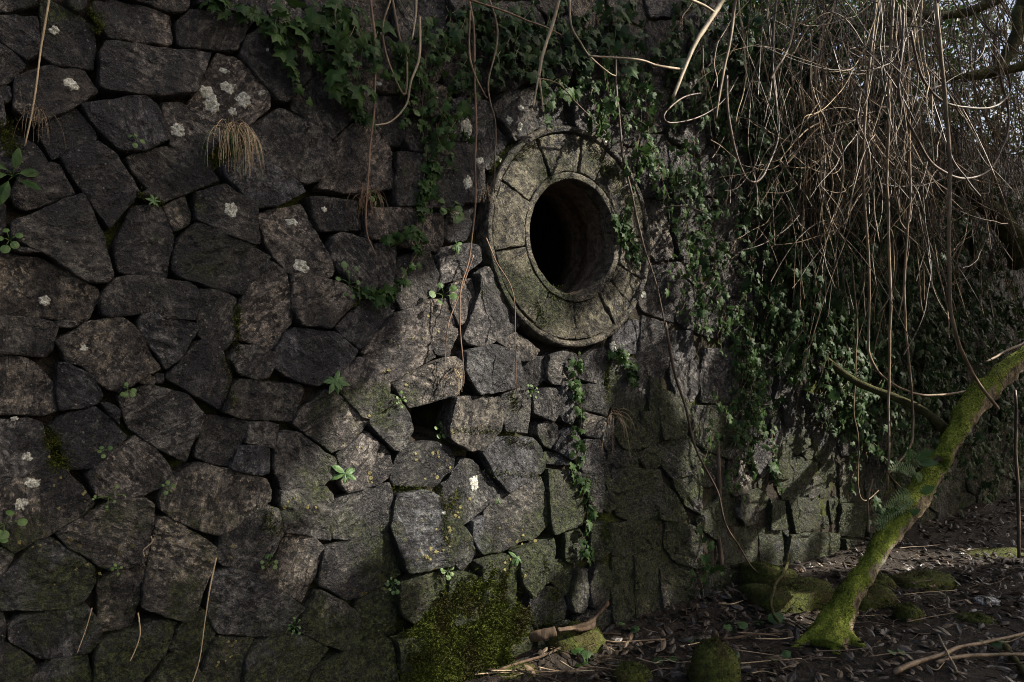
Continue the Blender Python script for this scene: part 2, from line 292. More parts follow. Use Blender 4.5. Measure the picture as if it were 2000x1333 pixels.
# ------------------------------------------------------------------ traced stones (tile origin, scale; polygons in tile pixels)
TILES = {
'1': (0, 0, 2.962, """-40,-40 215,-40 205,20 130,50 0,75 -40,70;-40,95 110,90 215,95 232,130 215,215 240,250 225,300 150,330 90,290 30,245 -40,200
240,-20 400,40 440,60 500,105 560,150 575,200 570,300 550,390 430,375 330,365 250,320 240,180 232,60;390,-30 505,-30 490,40 465,70 400,35
-40,215 40,270 130,345 145,375 120,415 60,460 0,490 -40,495;-30,500 60,497 75,525 75,575 30,580 -30,570
95,440 190,400 290,378 430,383 490,410 545,470 570,530 500,562 400,610 300,660 215,725 140,690 85,630 100,570;-30,585 20,588 45,640 30,710 -30,750
560,5 660,-10 740,5 850,30 990,75 1000,120 995,240 970,258 860,238 740,225 640,215 600,180 580,120 545,70;700,-60 1090,-60 1090,40 1050,70 990,62 860,22 760,-8
1035,120 1075,85 1110,58 1210,75 1330,80 1430,92 1462,120 1440,170 1400,230 1370,290 1330,302 1230,285 1110,275 1040,260 1030,200
600,250 630,232 760,232 870,248 980,265 1100,285 1195,295 1215,310 1195,370 1165,440 1140,510 1125,530 1050,545 950,545 860,535 740,530 640,525 590,500 580,400 583,300
1270,310 1340,318 1400,360 1460,410 1530,470 1570,530 1580,580 1560,620 1480,680 1440,715 1380,730 1300,710 1210,670 1150,640 1105,600 1130,550 1160,490 1190,430 1220,370
470,600 600,585 720,565 830,560 865,575 900,610 930,680 960,750 980,800 950,830 860,855 740,875 690,865 640,820 580,760 520,690
945,595 970,577 1040,590 1110,620 1180,665 1260,700 1310,730 1300,790 1230,870 1200,900 1130,885 1080,880 1000,850 985,800 990,740 970,680 955,640
215,750 300,680 370,640 440,620 470,670 530,740 575,800 490,830 420,870 330,905 305,920 280,890 245,830 210,770
-40,790 60,770 130,790 190,830 250,880 285,935 220,970 130,995 40,1010 -40,1000
340,910 430,870 520,825 570,815 620,860 680,910 720,960 780,1060 810,1110 780,1150 750,1200 700,1260 630,1312 600,1300 570,1240 520,1170 480,1110 430,1050 380,980
740,905 830,880 960,845 1000,865 1090,890 1190,905 1220,940 1260,990 1275,1040 1230,1070 1130,1090 1060,1110 990,1155 945,1165 900,1110 850,1060 790,1010 760,960
130,1000 230,975 310,945 340,965 370,1020 420,1080 430,1125 360,1145 250,1185 160,1210 90,1190 60,1130 80,1050"""),
'2': (400, 0, 2.962, """-50,-40 290,-60 355,0 360,40 335,120 270,90 190,60 80,35 -40,30
300,165 350,145 400,150 450,210 530,270 560,310 590,400 610,440 590,470 540,510 500,570 470,587 420,570 400,530 350,470 290,410 220,350 205,320 230,270 250,210
290,870 350,915 430,970 500,1020 560,1070 575,1110 540,1140 470,1165 420,1190 360,1205 310,1195 250,1140 200,1080 130,1010 120,960 160,900 230,860
260,730 320,690 400,640 440,625 500,650 580,690 660,740 720,800 735,840 715,920 690,990 650,1040 600,1055 550,1045 480,990 400,940 340,890 290,850 250,780
515,570 550,520 600,480 650,440 740,460 830,490 850,520 845,620 845,690 800,750 740,800 690,770 620,720 560,670 520,630
620,330 720,305 780,330 790,390 740,430 650,430 615,380;820,250 960,240 1080,200 1130,270 1170,350 1175,450 1160,530 1080,540 960,515 860,490 820,460 790,380
870,520 960,520 975,560 980,640 965,695 900,690 865,650 855,590;990,560 1080,550 1160,560 1170,640 1165,780 1140,835 1070,830 1040,770 1000,710 985,650
860,720 960,715 1000,760 1050,830 1080,890 1090,990 1100,1090 1030,1110 830,1115 740,1105 660,1085 655,1060 690,1000 720,900 750,820 800,760
1180,690 1260,670 1400,680 1430,740 1440,820 1420,890 1380,910 1290,895 1200,870 1175,810;1190,490 1330,485 1400,520 1390,600 1380,672 1200,664 1180,560
1110,880 1220,885 1330,908 1420,920 1450,1000 1475,1060 1480,1190 1400,1210 1300,1205 1200,1195 1110,1190 1095,1090 1095,980
375,10 410,-40 520,-40 560,20 600,100 560,150 490,180 420,110 380,80;490,200 560,190 650,190 740,220 730,290 600,300 545,275
590,-40 760,-40 880,20 900,110 870,150 760,190 650,150 610,80;890,-40 1060,-40 1090,60 1060,190 960,230 890,190 905,100;1100,-40 1210,-40 1200,100 1190,270 1150,290 1100,170 1090,60"""),
'3': (0, 350, 2.962, """75,250 150,215 270,160 390,110 480,85 500,120 530,190 570,260 595,330 615,420 640,520 650,560 610,595 550,610 500,590 440,540 350,480 270,430 170,385 70,345 60,300
830,75 860,60 910,105 880,120 830,110;770,155 840,140 930,160 965,200 1000,280 1005,340 995,460 980,520 960,575 890,570 780,545 690,535 680,470 665,390 690,300 720,220
960,155 1020,125 1070,105 1095,140 1110,200 1100,250 1060,290 1010,300 1000,260 975,200
-40,410 60,415 170,450 290,480 380,540 460,590 530,620 570,640 580,680 545,740 520,800 480,820 380,805 230,795 100,788 -40,778;85,392 180,398 250,430 200,442 90,420
660,575 740,560 850,570 960,585 1080,600 1125,620 1138,680 1130,770 1115,815 1030,815 950,800 870,765 800,770 720,790 640,800 600,780 575,710 590,660 630,620
1140,255 1200,270 1290,305 1390,360 1480,400 1550,430 1565,450 1530,520 1480,590 1440,650 1400,670 1300,640 1220,620 1120,590 1050,565 1000,525 1005,430 1030,350 1080,300
1145,640 1200,625 1300,645 1370,690 1355,750 1365,830 1365,930 1340,960 1290,985 1220,940 1150,905 1140,850 1140,740
-40,792 100,802 220,807 290,830 325,860 315,930 300,985 250,1030 150,1020 50,1005 -40,1000;320,820 400,820 460,830 430,855 330,850
330,935 420,880 510,835 620,810 700,800 760,830 800,870 830,930 860,990 910,1060 920,1095 880,1130 800,1160 740,1200 690,1230 630,1215 590,1170 530,1120 470,1080 390,1060 360,1010 330,980
815,775 880,770 960,805 1060,825 1120,840 1135,870 1110,930 1070,980 1040,1030 990,1080 960,1100 920,1050 880,1010 860,930 830,890 800,850
1130,955 1170,940 1240,970 1290,1005 1310,1060 1340,1150 1335,1190 1310,1260 1270,1330 1200,1300 1130,1260 1060,1220 1010,1190 965,1150 1000,1100 1060,1040"""),
'4': (400, 350, 2.962, """-50,80 20,60 120,35 180,65 240,110 295,150 300,200 305,300 310,365 270,375 200,340 120,300 30,255 -50,235 -60,160
165,1000 200,965 280,965 380,990 410,1010 395,1080 370,1145 300,1155 210,1135 165,1090 150,1040
430,960 480,890 530,865 640,865 750,890 830,940 890,970 895,990 850,1060 790,1120 720,1170 660,1195 600,1185 520,1160 430,1120 390,1090 400,1030
370,480 420,500 470,540 485,620 495,720 515,800 510,840 470,900 420,960 400,985 330,965 250,940 205,920 200,820 200,720 250,650 310,570
500,560 550,550 640,565 740,590 820,620 870,660 880,695 830,760 760,830 720,860 640,855 560,840 530,800 510,740 495,650
310,205 380,185 480,165 575,140 600,180 640,250 670,330 700,390 735,460 755,530 740,565 660,555 560,535 490,540 450,500 410,450 370,390 340,320 315,260
615,105 700,110 800,110 880,130 900,200 905,290 880,305 780,305 680,300 650,260 625,200 610,150;745,340 790,310 830,315 880,350 960,360 975,440 985,520 990,600 985,655 920,640 850,590 790,540 755,480 725,410 730,370
985,380 1060,375 1105,400 1105,500 1110,590 1080,640 1030,660 1010,620 990,520;960,170 1080,160 1200,170 1300,185 1380,210 1390,300 1380,380 1350,420 1270,400 1180,390 1110,375 1020,360 940,340 930,260
1115,470 1200,430 1300,425 1330,470 1360,550 1385,620 1350,650 1290,690 1220,730 1140,750 1110,690 1110,580
770,850 820,800 880,740 950,710 1040,695 1090,700 1120,740 1100,780 1040,840 990,900 940,960 910,980 850,940 790,900
920,1000 960,940 1020,880 1090,790 1150,760 1240,740 1270,800 1300,900 1335,990 1340,1030 1290,1070 1200,1130 1090,1180 1060,1140 1000,1070
1250,740 1320,700 1400,690 1440,720 1450,800 1465,900 1440,1000 1420,1030 1340,1010 1310,920 1280,820
1095,1190 1200,1140 1300,1075 1370,1040 1440,1030 1470,1060 1490,1160 1450,1250 1380,1270 1290,1290 1180,1325 1150,1290 1120,1240"""),
'5': (0, 700, 2.962, """-40,-25 60,-25 150,0 220,50 265,110 310,150 330,230 330,305 250,330 130,330 -40,320;335,30 390,28 470,70 550,120 585,160 590,210 560,260 500,280 420,290 345,300 340,220 325,150
-40,370 60,365 160,360 240,385 270,440 280,520 285,595 240,630 160,665 90,690 40,730 -40,770
290,400 400,330 500,290 560,280 620,330 690,380 735,430 740,455 690,490 640,530 590,600 540,640 480,650 400,640 370,560 350,470;590,270 640,265 690,300 710,340 690,385 640,340
740,480 790,455 850,480 910,520 960,570 1000,630 1010,660 980,720 940,760 860,795 760,805 680,830 620,820 560,790 520,720 505,670 560,630 620,590 680,520
690,220 780,185 880,160 930,170 1020,210 1080,210 1110,250 1150,300 1175,330 1150,400 1120,480 1080,560 1070,605 1030,590 960,540 880,490 800,440 750,410 720,350 700,290
815,140 860,105 895,115 890,155 840,155;905,95 945,95 950,140 910,140;1190,330 1260,325 1350,350 1440,365 1440,410 1400,480 1360,560 1330,630 1270,610 1190,590 1130,575 1150,500 1175,420
20,770 90,700 160,670 260,630 370,640 400,670 460,720 510,780 550,840 540,870 470,920 380,970 290,1020 230,1060 150,1100 90,1125 50,1080 -40,1030 -40,800
330,1015 430,940 540,890 640,845 740,820 850,815 895,845 890,920 870,1000 850,1090 830,1180 790,1200 700,1215 630,1215 580,1180 500,1150 420,1110 360,1070"""),
'6': (400, 700, 2.962, """110,310 150,230 175,150 210,125 330,130 450,145 560,155 580,190 570,240 530,300 510,365 420,365 300,355 200,345 130,330
890,5 930,0 970,40 1030,100 1065,150 1060,190 1010,260 945,345 900,335 850,260 790,200 770,120 830,60;515,380 560,310 640,240 700,190 760,200 800,230 850,290 900,345 945,370 930,400 880,460 830,510 770,525 740,545 690,510 620,470 560,420
950,340 1000,270 1060,210 1110,220 1150,290 1180,330 1190,420 1170,480 1130,530 1080,530 1030,480 980,420 945,375;770,570 840,520 900,460 940,425 990,460 1040,520 1075,560 1085,620 1060,690 1000,730 900,750 830,780 790,730 770,640
430,440 480,420 560,440 620,490 690,540 740,580 765,610 770,650 730,690 690,735 600,750 520,755 450,760 410,700 400,640 425,560 420,490;265,370 350,365 430,385 425,440 400,520 320,505 240,485
190,530 240,500 310,500 370,520 380,590 360,660 290,670 200,655 150,630;-240,760 -180,690 -100,640 -30,610 50,640 150,670 260,690 350,700 375,760 370,830 300,880 200,950 90,1035 50,1020 0,1000 -100,970 -200,910 -250,880 -255,800
445,770 520,770 620,755 700,750 745,790 750,870 745,960 735,1060 690,1040 600,1025 520,1015 460,1000 450,900 430,840;760,830 820,790 900,755 1000,735 1070,725 1090,770 1080,860 1065,950 1060,1005 980,1030 880,1050 790,1055 745,1050 750,930
1090,620 1130,540 1190,500 1260,490 1350,490 1430,520 1460,580 1460,640 1400,700 1340,750 1260,750 1170,740 1090,735 1075,690;1090,850 1110,790 1200,770 1300,770 1360,810 1370,900 1390,1000 1400,1100 1410,1190 1340,1215 1250,1225 1160,1235 1140,1180 1120,1100 1090,1030 1070,970
100,1040 200,960 300,890 370,860 420,870 440,940 440,1010 400,1100 350,1180 300,1225 200,1220 110,1200 70,1150 75,1080"""),
'8': (400, 1000, 4.0, """890,500 920,360 950,290 1060,250 1180,225 1300,205 1400,180 1440,170 1470,230 1510,330 1540,410 1555,500 1500,550 1400,600 1300,645 1200,690 1150,700 1080,670 1000,630 930,605 885,570
600,240 640,190 750,185 860,205 920,260 940,300 915,380 890,470 840,570 790,690 770,720 700,680 600,610 500,550 430,500 470,440 540,380 580,310
90,470 200,450 330,460 400,480 480,550 600,640 700,710 775,750 750,810 700,870 640,930 590,980 450,975 300,965 170,955 100,930 60,870 30,800 30,700 40,600 60,520
870,630 920,620 1000,660 1080,710 1150,745 1190,780 1210,850 1240,960 1220,1010 1180,1050 1110,1095 1050,1080 960,1035 860,990 760,950 735,900 760,830 800,740
1220,700 1300,660 1400,620 1490,620 1510,680 1525,780 1525,900 1510,960 1400,980 1270,1005 1240,950 1230,850 1210,780;1520,560 1600,520 1720,480 1860,470 1880,600 1840,700 1750,800 1620,860 1540,800 1510,680
400,1020 540,990 660,960 740,970 860,1010 960,1050 975,1080 930,1150 860,1230 800,1300 760,1400 280,1400 290,1230 320,1120;60,1000 160,975 280,985 390,990 390,1020 320,1100 290,1220 260,1400 -60,1400 0,1200 20,1100
870,1230 960,1170 1080,1120 1180,1070 1260,1020 1400,990 1450,1010 1470,1100 1500,1220 1520,1400 790,1400 810,1320;1490,1010 1600,980 1720,1000 1760,1100 1740,1250 1700,1400 1540,1400 1500,1180"""),
'7': (0, 1000, 4.0, """10,520 60,470 120,390 210,300 300,240 390,215 430,240 520,300 620,360 740,420 755,470 740,550 700,610 640,690 550,745 400,745 230,740 140,740 80,785 0,760 -30,700 -20,580;-60,290 20,290 90,310 100,350 60,420 20,490 -60,520
770,560 850,510 950,450 1060,425 1130,430 1110,520 1090,620 1075,740 1070,850 1050,890 960,930 880,965 800,965 780,880 785,780 770,680
1230,60 1320,50 1400,110 1500,170 1600,220 1700,290 1690,360 1660,470 1610,570 1570,690 1530,790 1480,850 1380,835 1270,800 1170,770 1100,740 1100,640 1130,520 1160,400 1190,270 1210,150
60,890 180,820 350,780 560,755 680,740 750,790 780,880 770,960 760,1050 700,1110 580,1130 420,1165 320,1150 240,1090 160,1060 90,1020 55,960;800,1020 900,980 1050,920 1200,850 1320,840 1380,870 1350,980 1300,1090 1230,1180 1150,1260 1080,1340 1000,1400 740,1400 730,1250 750,1100
1400,900 1500,820 1590,775 1640,840 1690,920 1660,1000 1640,1100 1590,1180 1530,1220 1460,1160 1390,1110 1330,1070 1350,980;1290,1170 1380,1115 1450,1170 1540,1230 1575,1300 1560,1400 1140,1400 1190,1290
-60,1040 50,1030 120,1070 210,1110 260,1180 270,1250 230,1320 190,1400 -60,1400;300,1250 420,1180 560,1140 680,1130 700,1230 720,1400 230,1400 260,1300;-60,795 20,795 40,850 35,960 20,1030 -60,1030"""),
'9': (800, 0, 2.962, """40,-40 200,-40 230,60 210,170 110,230 40,200;20,240 110,235 205,225 215,300 200,400 160,470 30,470 10,350;235,210 380,200 500,260 530,380 510,460 470,540 440,570 330,560 230,500 220,350
530,400 620,350 730,360 730,450 640,500 540,520 510,480;480,20 700,0 800,120 770,330 620,340 520,280 460,150;250,575 340,575 440,585 480,640 480,700 440,770 400,815 260,815 235,750 245,650
260,830 400,825 430,900 440,1000 430,1100 400,1170 300,1175 270,1080 230,970 240,880;490,700 530,740 580,830 540,890 490,960 440,980 430,900 415,810 450,740
500,590 550,540 640,515 700,510 720,560 715,640 735,740 680,780 600,820 560,740 500,680 480,620;730,500 760,470 860,480 900,540 900,640 940,740 870,750 760,750 735,700 722,620 725,560
970,560 1050,510 1130,500 1180,570 1160,660 1100,720 1030,800 980,760 960,680;1060,780 1110,730 1190,740 1220,830 1180,890 1130,860 1070,810;1180,900 1230,860 1300,870 1320,960 1290,1050 1250,1060 1220,980"""),
'10': (800, 350, 2.962, """250,160 380,145 405,280 350,345 270,360 215,320 225,230;190,410 270,400 350,370 400,390 420,470 370,520 310,560 250,580 200,605 180,530 170,450;240,610 310,580 360,580 380,670 350,740 310,830 280,850 260,770 230,700
380,560 430,510 470,560 520,680 580,770 640,840 600,890 500,930 430,970 340,960 305,920 330,830 370,740 390,660;320,1000 400,975 480,960 560,980 620,1010 645,1090 655,1180 620,1210 500,1235 390,1245 350,1200 310,1120
510,940 620,890 690,930 750,990 700,1050 640,1050 590,990;660,1060 720,1050 800,1020 805,1080 795,1160 760,1200 690,1225 660,1170;810,1020 900,990 960,1010 980,1060 965,1140 910,1180 840,1190 800,1160;990,1070 1040,1010 1110,970 1150,1000 1145,1090 1120,1200 1050,1180 985,1150"""),
'11': (800, 650, 3.808, """1270,385 1370,378 1460,400 1485,500 1470,620 1380,600 1270,560 1250,470;1510,200 1600,185 1700,230 1770,330 1770,480 1740,570 1620,570 1500,550 1490,400 1495,280
700,430 800,410 890,450 905,540 890,650 870,740 780,740 720,730 715,630 690,520;925,470 1000,420 1090,415 1115,480 1110,600 1080,660 1000,635 930,600 915,540;1125,420 1180,350 1240,390 1260,480 1250,600 1220,690 1150,660 1115,600
345,480 440,465 600,465 670,480 690,560 710,620 680,740 620,800 560,850 460,880 380,850 310,800 290,740 320,640 340,560;600,850 680,780 800,770 920,790 980,850 1010,930 1010,1030 960,1060 860,1120 740,1190 690,1130 640,1070 600,1000 560,900
985,690 1060,650 1120,700 1120,780 1070,870 1010,840 975,760;1130,760 1190,710 1260,740 1280,830 1270,920 1210,945 1140,910 1085,870;1045,890 1120,900 1200,950 1210,990 1130,1000 1040,980 1025,930
430,930 500,960 560,1030 640,1100 700,1175 690,1210 620,1270 550,1340 480,1400 420,1440 300,1420 250,1330 270,1200 330,1100 380,1010;1310,800 1420,810 1450,900 1440,1060 1430,1200 1430,1330 1340,1330 1310,1180 1280,1050 1280,900
1500,900 1600,860 1680,870 1690,1000 1640,1140 1560,1180 1480,1150 1460,1030;1570,600 1700,600 1720,720 1710,850 1600,850 1550,750;1790,360 1860,360 1870,470 1860,580 1790,580;1280,590 1380,620 1460,640 1450,720 1410,780 1320,770 1280,710;1470,1180 1540,1180 1540,1270 1490,1330 1450,1290"""),
'12': (800, 950, 3.48, """930,-115 1060,-110 1150,-90 1175,0 1175,130 1160,260 1060,300 970,320 950,250 950,130 930,0;590,80 680,20 770,-20 850,-40 900,-60 920,0 940,130 945,260 900,320 860,360 760,380 650,450 560,460 530,360 520,230 530,150
240,250 330,240 390,290 430,370 455,440 430,500 380,550 350,575 310,520 270,460 250,350;440,250 510,215 530,330 545,440 500,460 470,440 430,340;700,450 780,420 860,390 880,470 900,560 900,660 850,720 820,760 770,680 740,600 740,520
870,390 940,355 990,350 1000,430 985,540 970,650 920,670 890,560;1060,320 1130,290 1170,300 1195,400 1195,490 1140,540 1060,500 1055,400;1000,520 1060,500 1130,550 1130,630 1090,740 1060,750 1000,690 970,640;1140,580 1210,570 1225,680 1220,800 1170,860 1110,850 1090,770
1280,540 1350,530 1370,600 1360,760 1290,830 1235,820 1230,700 1250,600;860,760 920,705 1000,700 1060,750 1080,830 1060,910 980,950 880,970 845,900 840,820;1220,260 1300,240 1350,300 1350,400 1320,480 1260,500 1220,420
1380,-100 1700,-100 1710,60 1700,230 1540,240 1420,190 1400,60;1370,260 1530,250 1700,245 1710,420 1520,470 1380,460;1380,500 1510,490 1530,680 1520,960 1400,980 1380,800;1530,490 1720,430 1760,600 1760,1000 1540,960 1540,700"""),
'13': (1200, 650, 1.952, """215,0 300,0 305,90 270,110 220,90;225,100 320,115 330,200 300,260 240,240 215,150;180,220 260,250 300,300 270,390 190,400 175,300;180,430 280,400 330,470 310,535 220,545 185,500;230,560 310,545 335,600 330,690 270,650 240,600
105,310 165,310 172,420 110,430;180,560 230,620 275,700 260,715 180,705;200,725 290,740 330,760 330,900 240,870 200,820;230,885 330,925 330,1060 250,1090 190,1090 180,910"""),
}
TILE2 = (1200, 650, 1.952, """670,110 740,110 750,215 680,215;670,225 730,225 740,340 660,350 650,280;742,230 830,260 830,340 752,342;660,360 750,352 758,420 700,460 655,440;762,360 850,400 850,470 780,490 756,440;540,420 600,410 600,500 560,545 520,500;610,430 690,470 690,545 612,555 604,500
700,480 770,500 752,550 740,618 650,636 620,570;790,500 850,490 850,620 800,630 790,560;480,640 540,600 590,620 580,720 500,730 470,700;600,640 640,650 640,740 592,746;660,642 730,634 730,740 680,756;740,640 820,640 820,740 740,756;670,770 850,770 860,900 800,960 690,960 650,880;560,750 640,756 640,890 570,900;440,750 550,742 550,900 450,890
440,480 510,500 550,560 520,600 460,620 430,560;430,640 465,640 470,720 430,730;430,330 520,400 510,480 430,470;560,560 600,575 595,610 560,590;430,910 600,910 640,960 640,1010 430,1010;860,500 960,500 960,640 865,640;865,655 960,655 960,780 865,770;870,790 960,800 960,960 870,950""")
def parse(tile, off):
    x0, y0, s, txt = tile; out = []
    for pl in txt.replace('\n', ';').split(';'):
        out.append([px2uz(x0+float(q.split(',')[0])/s, y0+float(q.split(',')[1])/s, off) for q in pl.split()])
    return out
def inside(p, poly):
    x, y = p; c = False; n = len(poly)
    for i in range(n):
        x1, y1 = poly[i]; x2, y2 = poly[i-1]
        if (y1 > y) != (y2 > y) and x < (x2-x1)*(y-y1)/(y2-y1)+x1: c = not c
    return c
def area_c(poly):
    a = cx = cy = 0.0
    for i in range(len(poly)):
        x1, y1 = poly[i-1]; x2, y2 = poly[i]; k = x1*y2-x2*y1; a += k; cx += (x1+x2)*k; cy += (y1+y2)*k
    a *= 0.5
    return a, (cx/(6*a), cy/(6*a))

UC, ZC, RR = 0.396, 2.135, 0.565            # oculus centre on the wall and outer radius
def simplify(poly, tol):
    def dp(a):
        if len(a) < 3: return a
        p, q = Vector(a[0]), Vector(a[-1]); L = (q-p).length or 1e-9
        ds = [abs((q-p).cross(Vector(x)-p))/L if L > 1e-6 else (Vector(x)-p).length for x in a]
        i = max(range(len(a)), key=lambda k: ds[k])
        return [a[0], a[-1]] if ds[i] < tol else dp(a[:i+1])[:-1]+dp(a[i:])
    c = area_c(poly)[1]
    i0 = max(range(len(poly)), key=lambda k: (poly[k][0]-c[0])**2+(poly[k][1]-c[1])**2)
    a = poly[i0:]+poly[:i0]; j = max(range(len(a)), key=lambda k: (a[k][0]-a[0][0])**2+(a[k][1]-a[0][1])**2)
    out = dp(a[:j+1])[:-1]+dp(a[j:]+[a[0]])[:-1]
    return out if len(out) >= 3 else poly
class Stone: pass
STONES = []
def stone_obj(poly, parent, mat, base=0.0, name='stone', color=None, res=0.015, edge=1.0, rough=1.0, tilt=0.05, depth=0.11, woff=0.0, grow=0.002):
    a, c = area_c(poly)
    if a < 0: poly = poly[::-1]; a = -a
    if a < 0.0004: return None
    # resample and round the outline
    pts = []
    n = len(poly)
    for i in range(n):
        p, q = Vector(poly[i]), Vector(poly[(i+1) % n]); L = (q-p).length; m = max(1, int(round(L/res)))
        for k in range(m): pts.append(p.lerp(q, k/m))
    m = len(pts); pts = [(pts[i-1]+pts[i]*6+pts[(i+1) % m])*0.125 for i in range(m)]
    sd = random.uniform(0, 900); C = Vector(c)
    pts = [p+(p-C).normalized()*(0.006*fbm(p.x*18+sd, p.y*18, 0.5, 4)*edge+grow) for p in pts]
    m = len(pts)
    tx, tz = random.gauss(0, tilt), random.gauss(0, tilt)
    bh = base
    ph = random.uniform(0, math.pi); cp, sp = math.cos(ph), math.sin(ph)
    def hgt(u, z):
        du, dz = u-C.x, z-C.y
        return bh+tx*du+tz*dz + rough*(0.011*fbm(u*5+sd, z*5, sd, 2)+0.009*fbm(u*17+sd, z*17, sd, 3)+0.007*fbm((du*cp+dz*sp)*14, (-du*sp+dz*cp)*48, sd, 2))
    v, f = [], []
    offs = [(0, -depth), (0, -0.007*edge), (0.0025, -0.002*edge), (0.006, -0.0004*edge), (0.018, 0)]
    rings = [('o', o, h) for o, h in offs]+[('t', t, 0) for t in (0.83, 0.74, 0.65, 0.57, 0.49, 0.41, 0.33, 0.25, 0.17, 0.08)]
    for kind, x, dh in rings:
        for p in pts:
            r = (p-C).length
            t = max(0.83, 1-x/max(r, 1e-4)) if kind == 'o' else min(x, 1-0.03/max(r, 0.05))
            q = C+(p-C)*t
            h = dh if dh == -depth else hgt(q.x, q.y)+dh
            v.append((q.x-C.x, q.y-C.y, h))
    nr = len(rings)
    for i in range(nr-1):
        for k in range(m):
            b = i*m+k; d = i*m+(k+1) % m; f.append((b, d, d+m, b+m))
    v.append((0, 0, hgt(*C))); ci = len(v)-1
    for k in range(m): f.append(((nr-1)*m+k, (nr-1)*m+(k+1) % m, ci))
    ve = [(x*cp+y*sp, -x*sp+y*cp, h) for x, y, h in v]
    me = mesh_of(name, ve, f, mat)
    e1 = D*cp+Z*sp; e2 = -D*sp+Z*cp; o3 = W(C.x, C.y, woff)
    mw = Matrix(((e1.x, e2.x, N.x, o3.x), (e1.y, e2.y, N.y, o3.y), (e1.z, e2.z, N.z, o3.z), (0, 0, 0, 1)))
    ob = bpy.data.objects.new(name, me); COL.objects.link(ob)
    base_parent = parent
    ob.parent = base_parent; ob.matrix_parent_inverse = Matrix.Identity(4)
    ob.matrix_basis = Matrix.Translation(-PLOC[parent.name]) @ mw
    col = color or (0.12, 0.10, 0.085)
    j = random.uniform(0.82, 1.2); ob.color = (col[0]*j, col[1]*j, col[2]*j*random.uniform(0.93, 1.05), 1)
    s = Stone(); s.poly = [(p.x, p.y) for p in pts]; s.h = hgt; s.ob = ob; s.off = woff; s.bb = (min(p.x for p in pts), max(p.x for p in pts), min(p.y for p in pts), max(p.y for p in pts)); STONES.append(s)
    return ob
PLOC = {}
def thing(name, loc, label, cat, group=None, parent=None):
    o = empty(name, (0, 0, 0), label, cat, group)
    l = Vector(loc); pl = Vector((0, 0, 0))
    if parent: o.parent = parent; pl = PLOC[parent.name]
    o.location = l-pl; PLOC[o.name] = l
    return o
def put(name, me, parent=None, loc=None):
    """mesh given in world coordinates (or an instance at a matrix) as a part of parent"""
    o = bpy.data.objects.new(name, me); COL.objects.link(o)
    mw = loc if isinstance(loc, Matrix) else Matrix.Identity(4)
    if parent is not None:
        o.parent = parent; mw = Matrix.Translation(-PLOC[parent.name]) @ mw
    o.matrix_basis = mw
    PLOC[o.name] = Vector((0, 0, 0))+mw.translation
    return o

U_END = px2uz(1402, 700)[0]
wall = thing('stone_wall', W(-0.4, 0), 'dark wall of irregular fitted stones around the round opening', 'wall')
WALL2_OFF = -0.04
wall2 = thing('stone_wall', W(U_END+1.2, 0, WALL2_OFF), 'squarer block wall beyond the corner, half hidden under ivy', 'wall')

wall['kind'] = 'thing'; wall2['kind'] = 'thing'
def colour_at(u, z):
    """natural stone tint, warmer and browner high up, greyer below"""
    w = min(1, max(0, (z-0.6)/2.2)); g = fbm(u*1.3+4, z*1.3, 2.2, 2)
    warm = (0.178, 0.161, 0.146); grey = (0.140, 0.143, 0.142)
    k = 0.35+0.5*w+0.4*g; k = min(1, max(0, k)); r = random.random()
    c = tuple(a*k+b*(1-k) for a, b in zip(warm, grey))
    if r < 0.25: c = tuple(x*0.55 for x in c)
    elif r < 0.42: c = (c[0]*0.72, c[1]*0.76, c[2]*0.86)
    elif r > 0.80: c = (c[0]*1.45, c[1]*1.36, c[2]*1.25)
    return c

traced = []
for key, tl in TILES.items():
    for pl in parse(tl, 0.0): traced.append(pl)
for pl in traced:
    pl = simplify(pl, 0.011)
    a, c = area_c(pl)
    low = c[1] < 0.55 or (c[0] > 0.65 and c[1] < 1.25)
    band = 0.76 < c[0] < 1.18 and c[1] < 1.42
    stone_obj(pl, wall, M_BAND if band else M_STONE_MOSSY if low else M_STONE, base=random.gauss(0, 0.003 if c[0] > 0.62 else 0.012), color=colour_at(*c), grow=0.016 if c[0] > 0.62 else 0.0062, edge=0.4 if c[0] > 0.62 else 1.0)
traced2 = parse(TILE2, WALL2_OFF)
for pl in traced2:
    a, c = area_c(pl)
    stone_obj(pl, wall2, M_BAND if c[1] < 0.35 else M_STONE_MOSSY if c[1] < 0.8 else M_STONE, base=random.gauss(0, 0.012), color=colour_at(*c), woff=WALL2_OFF, grow=0.016)

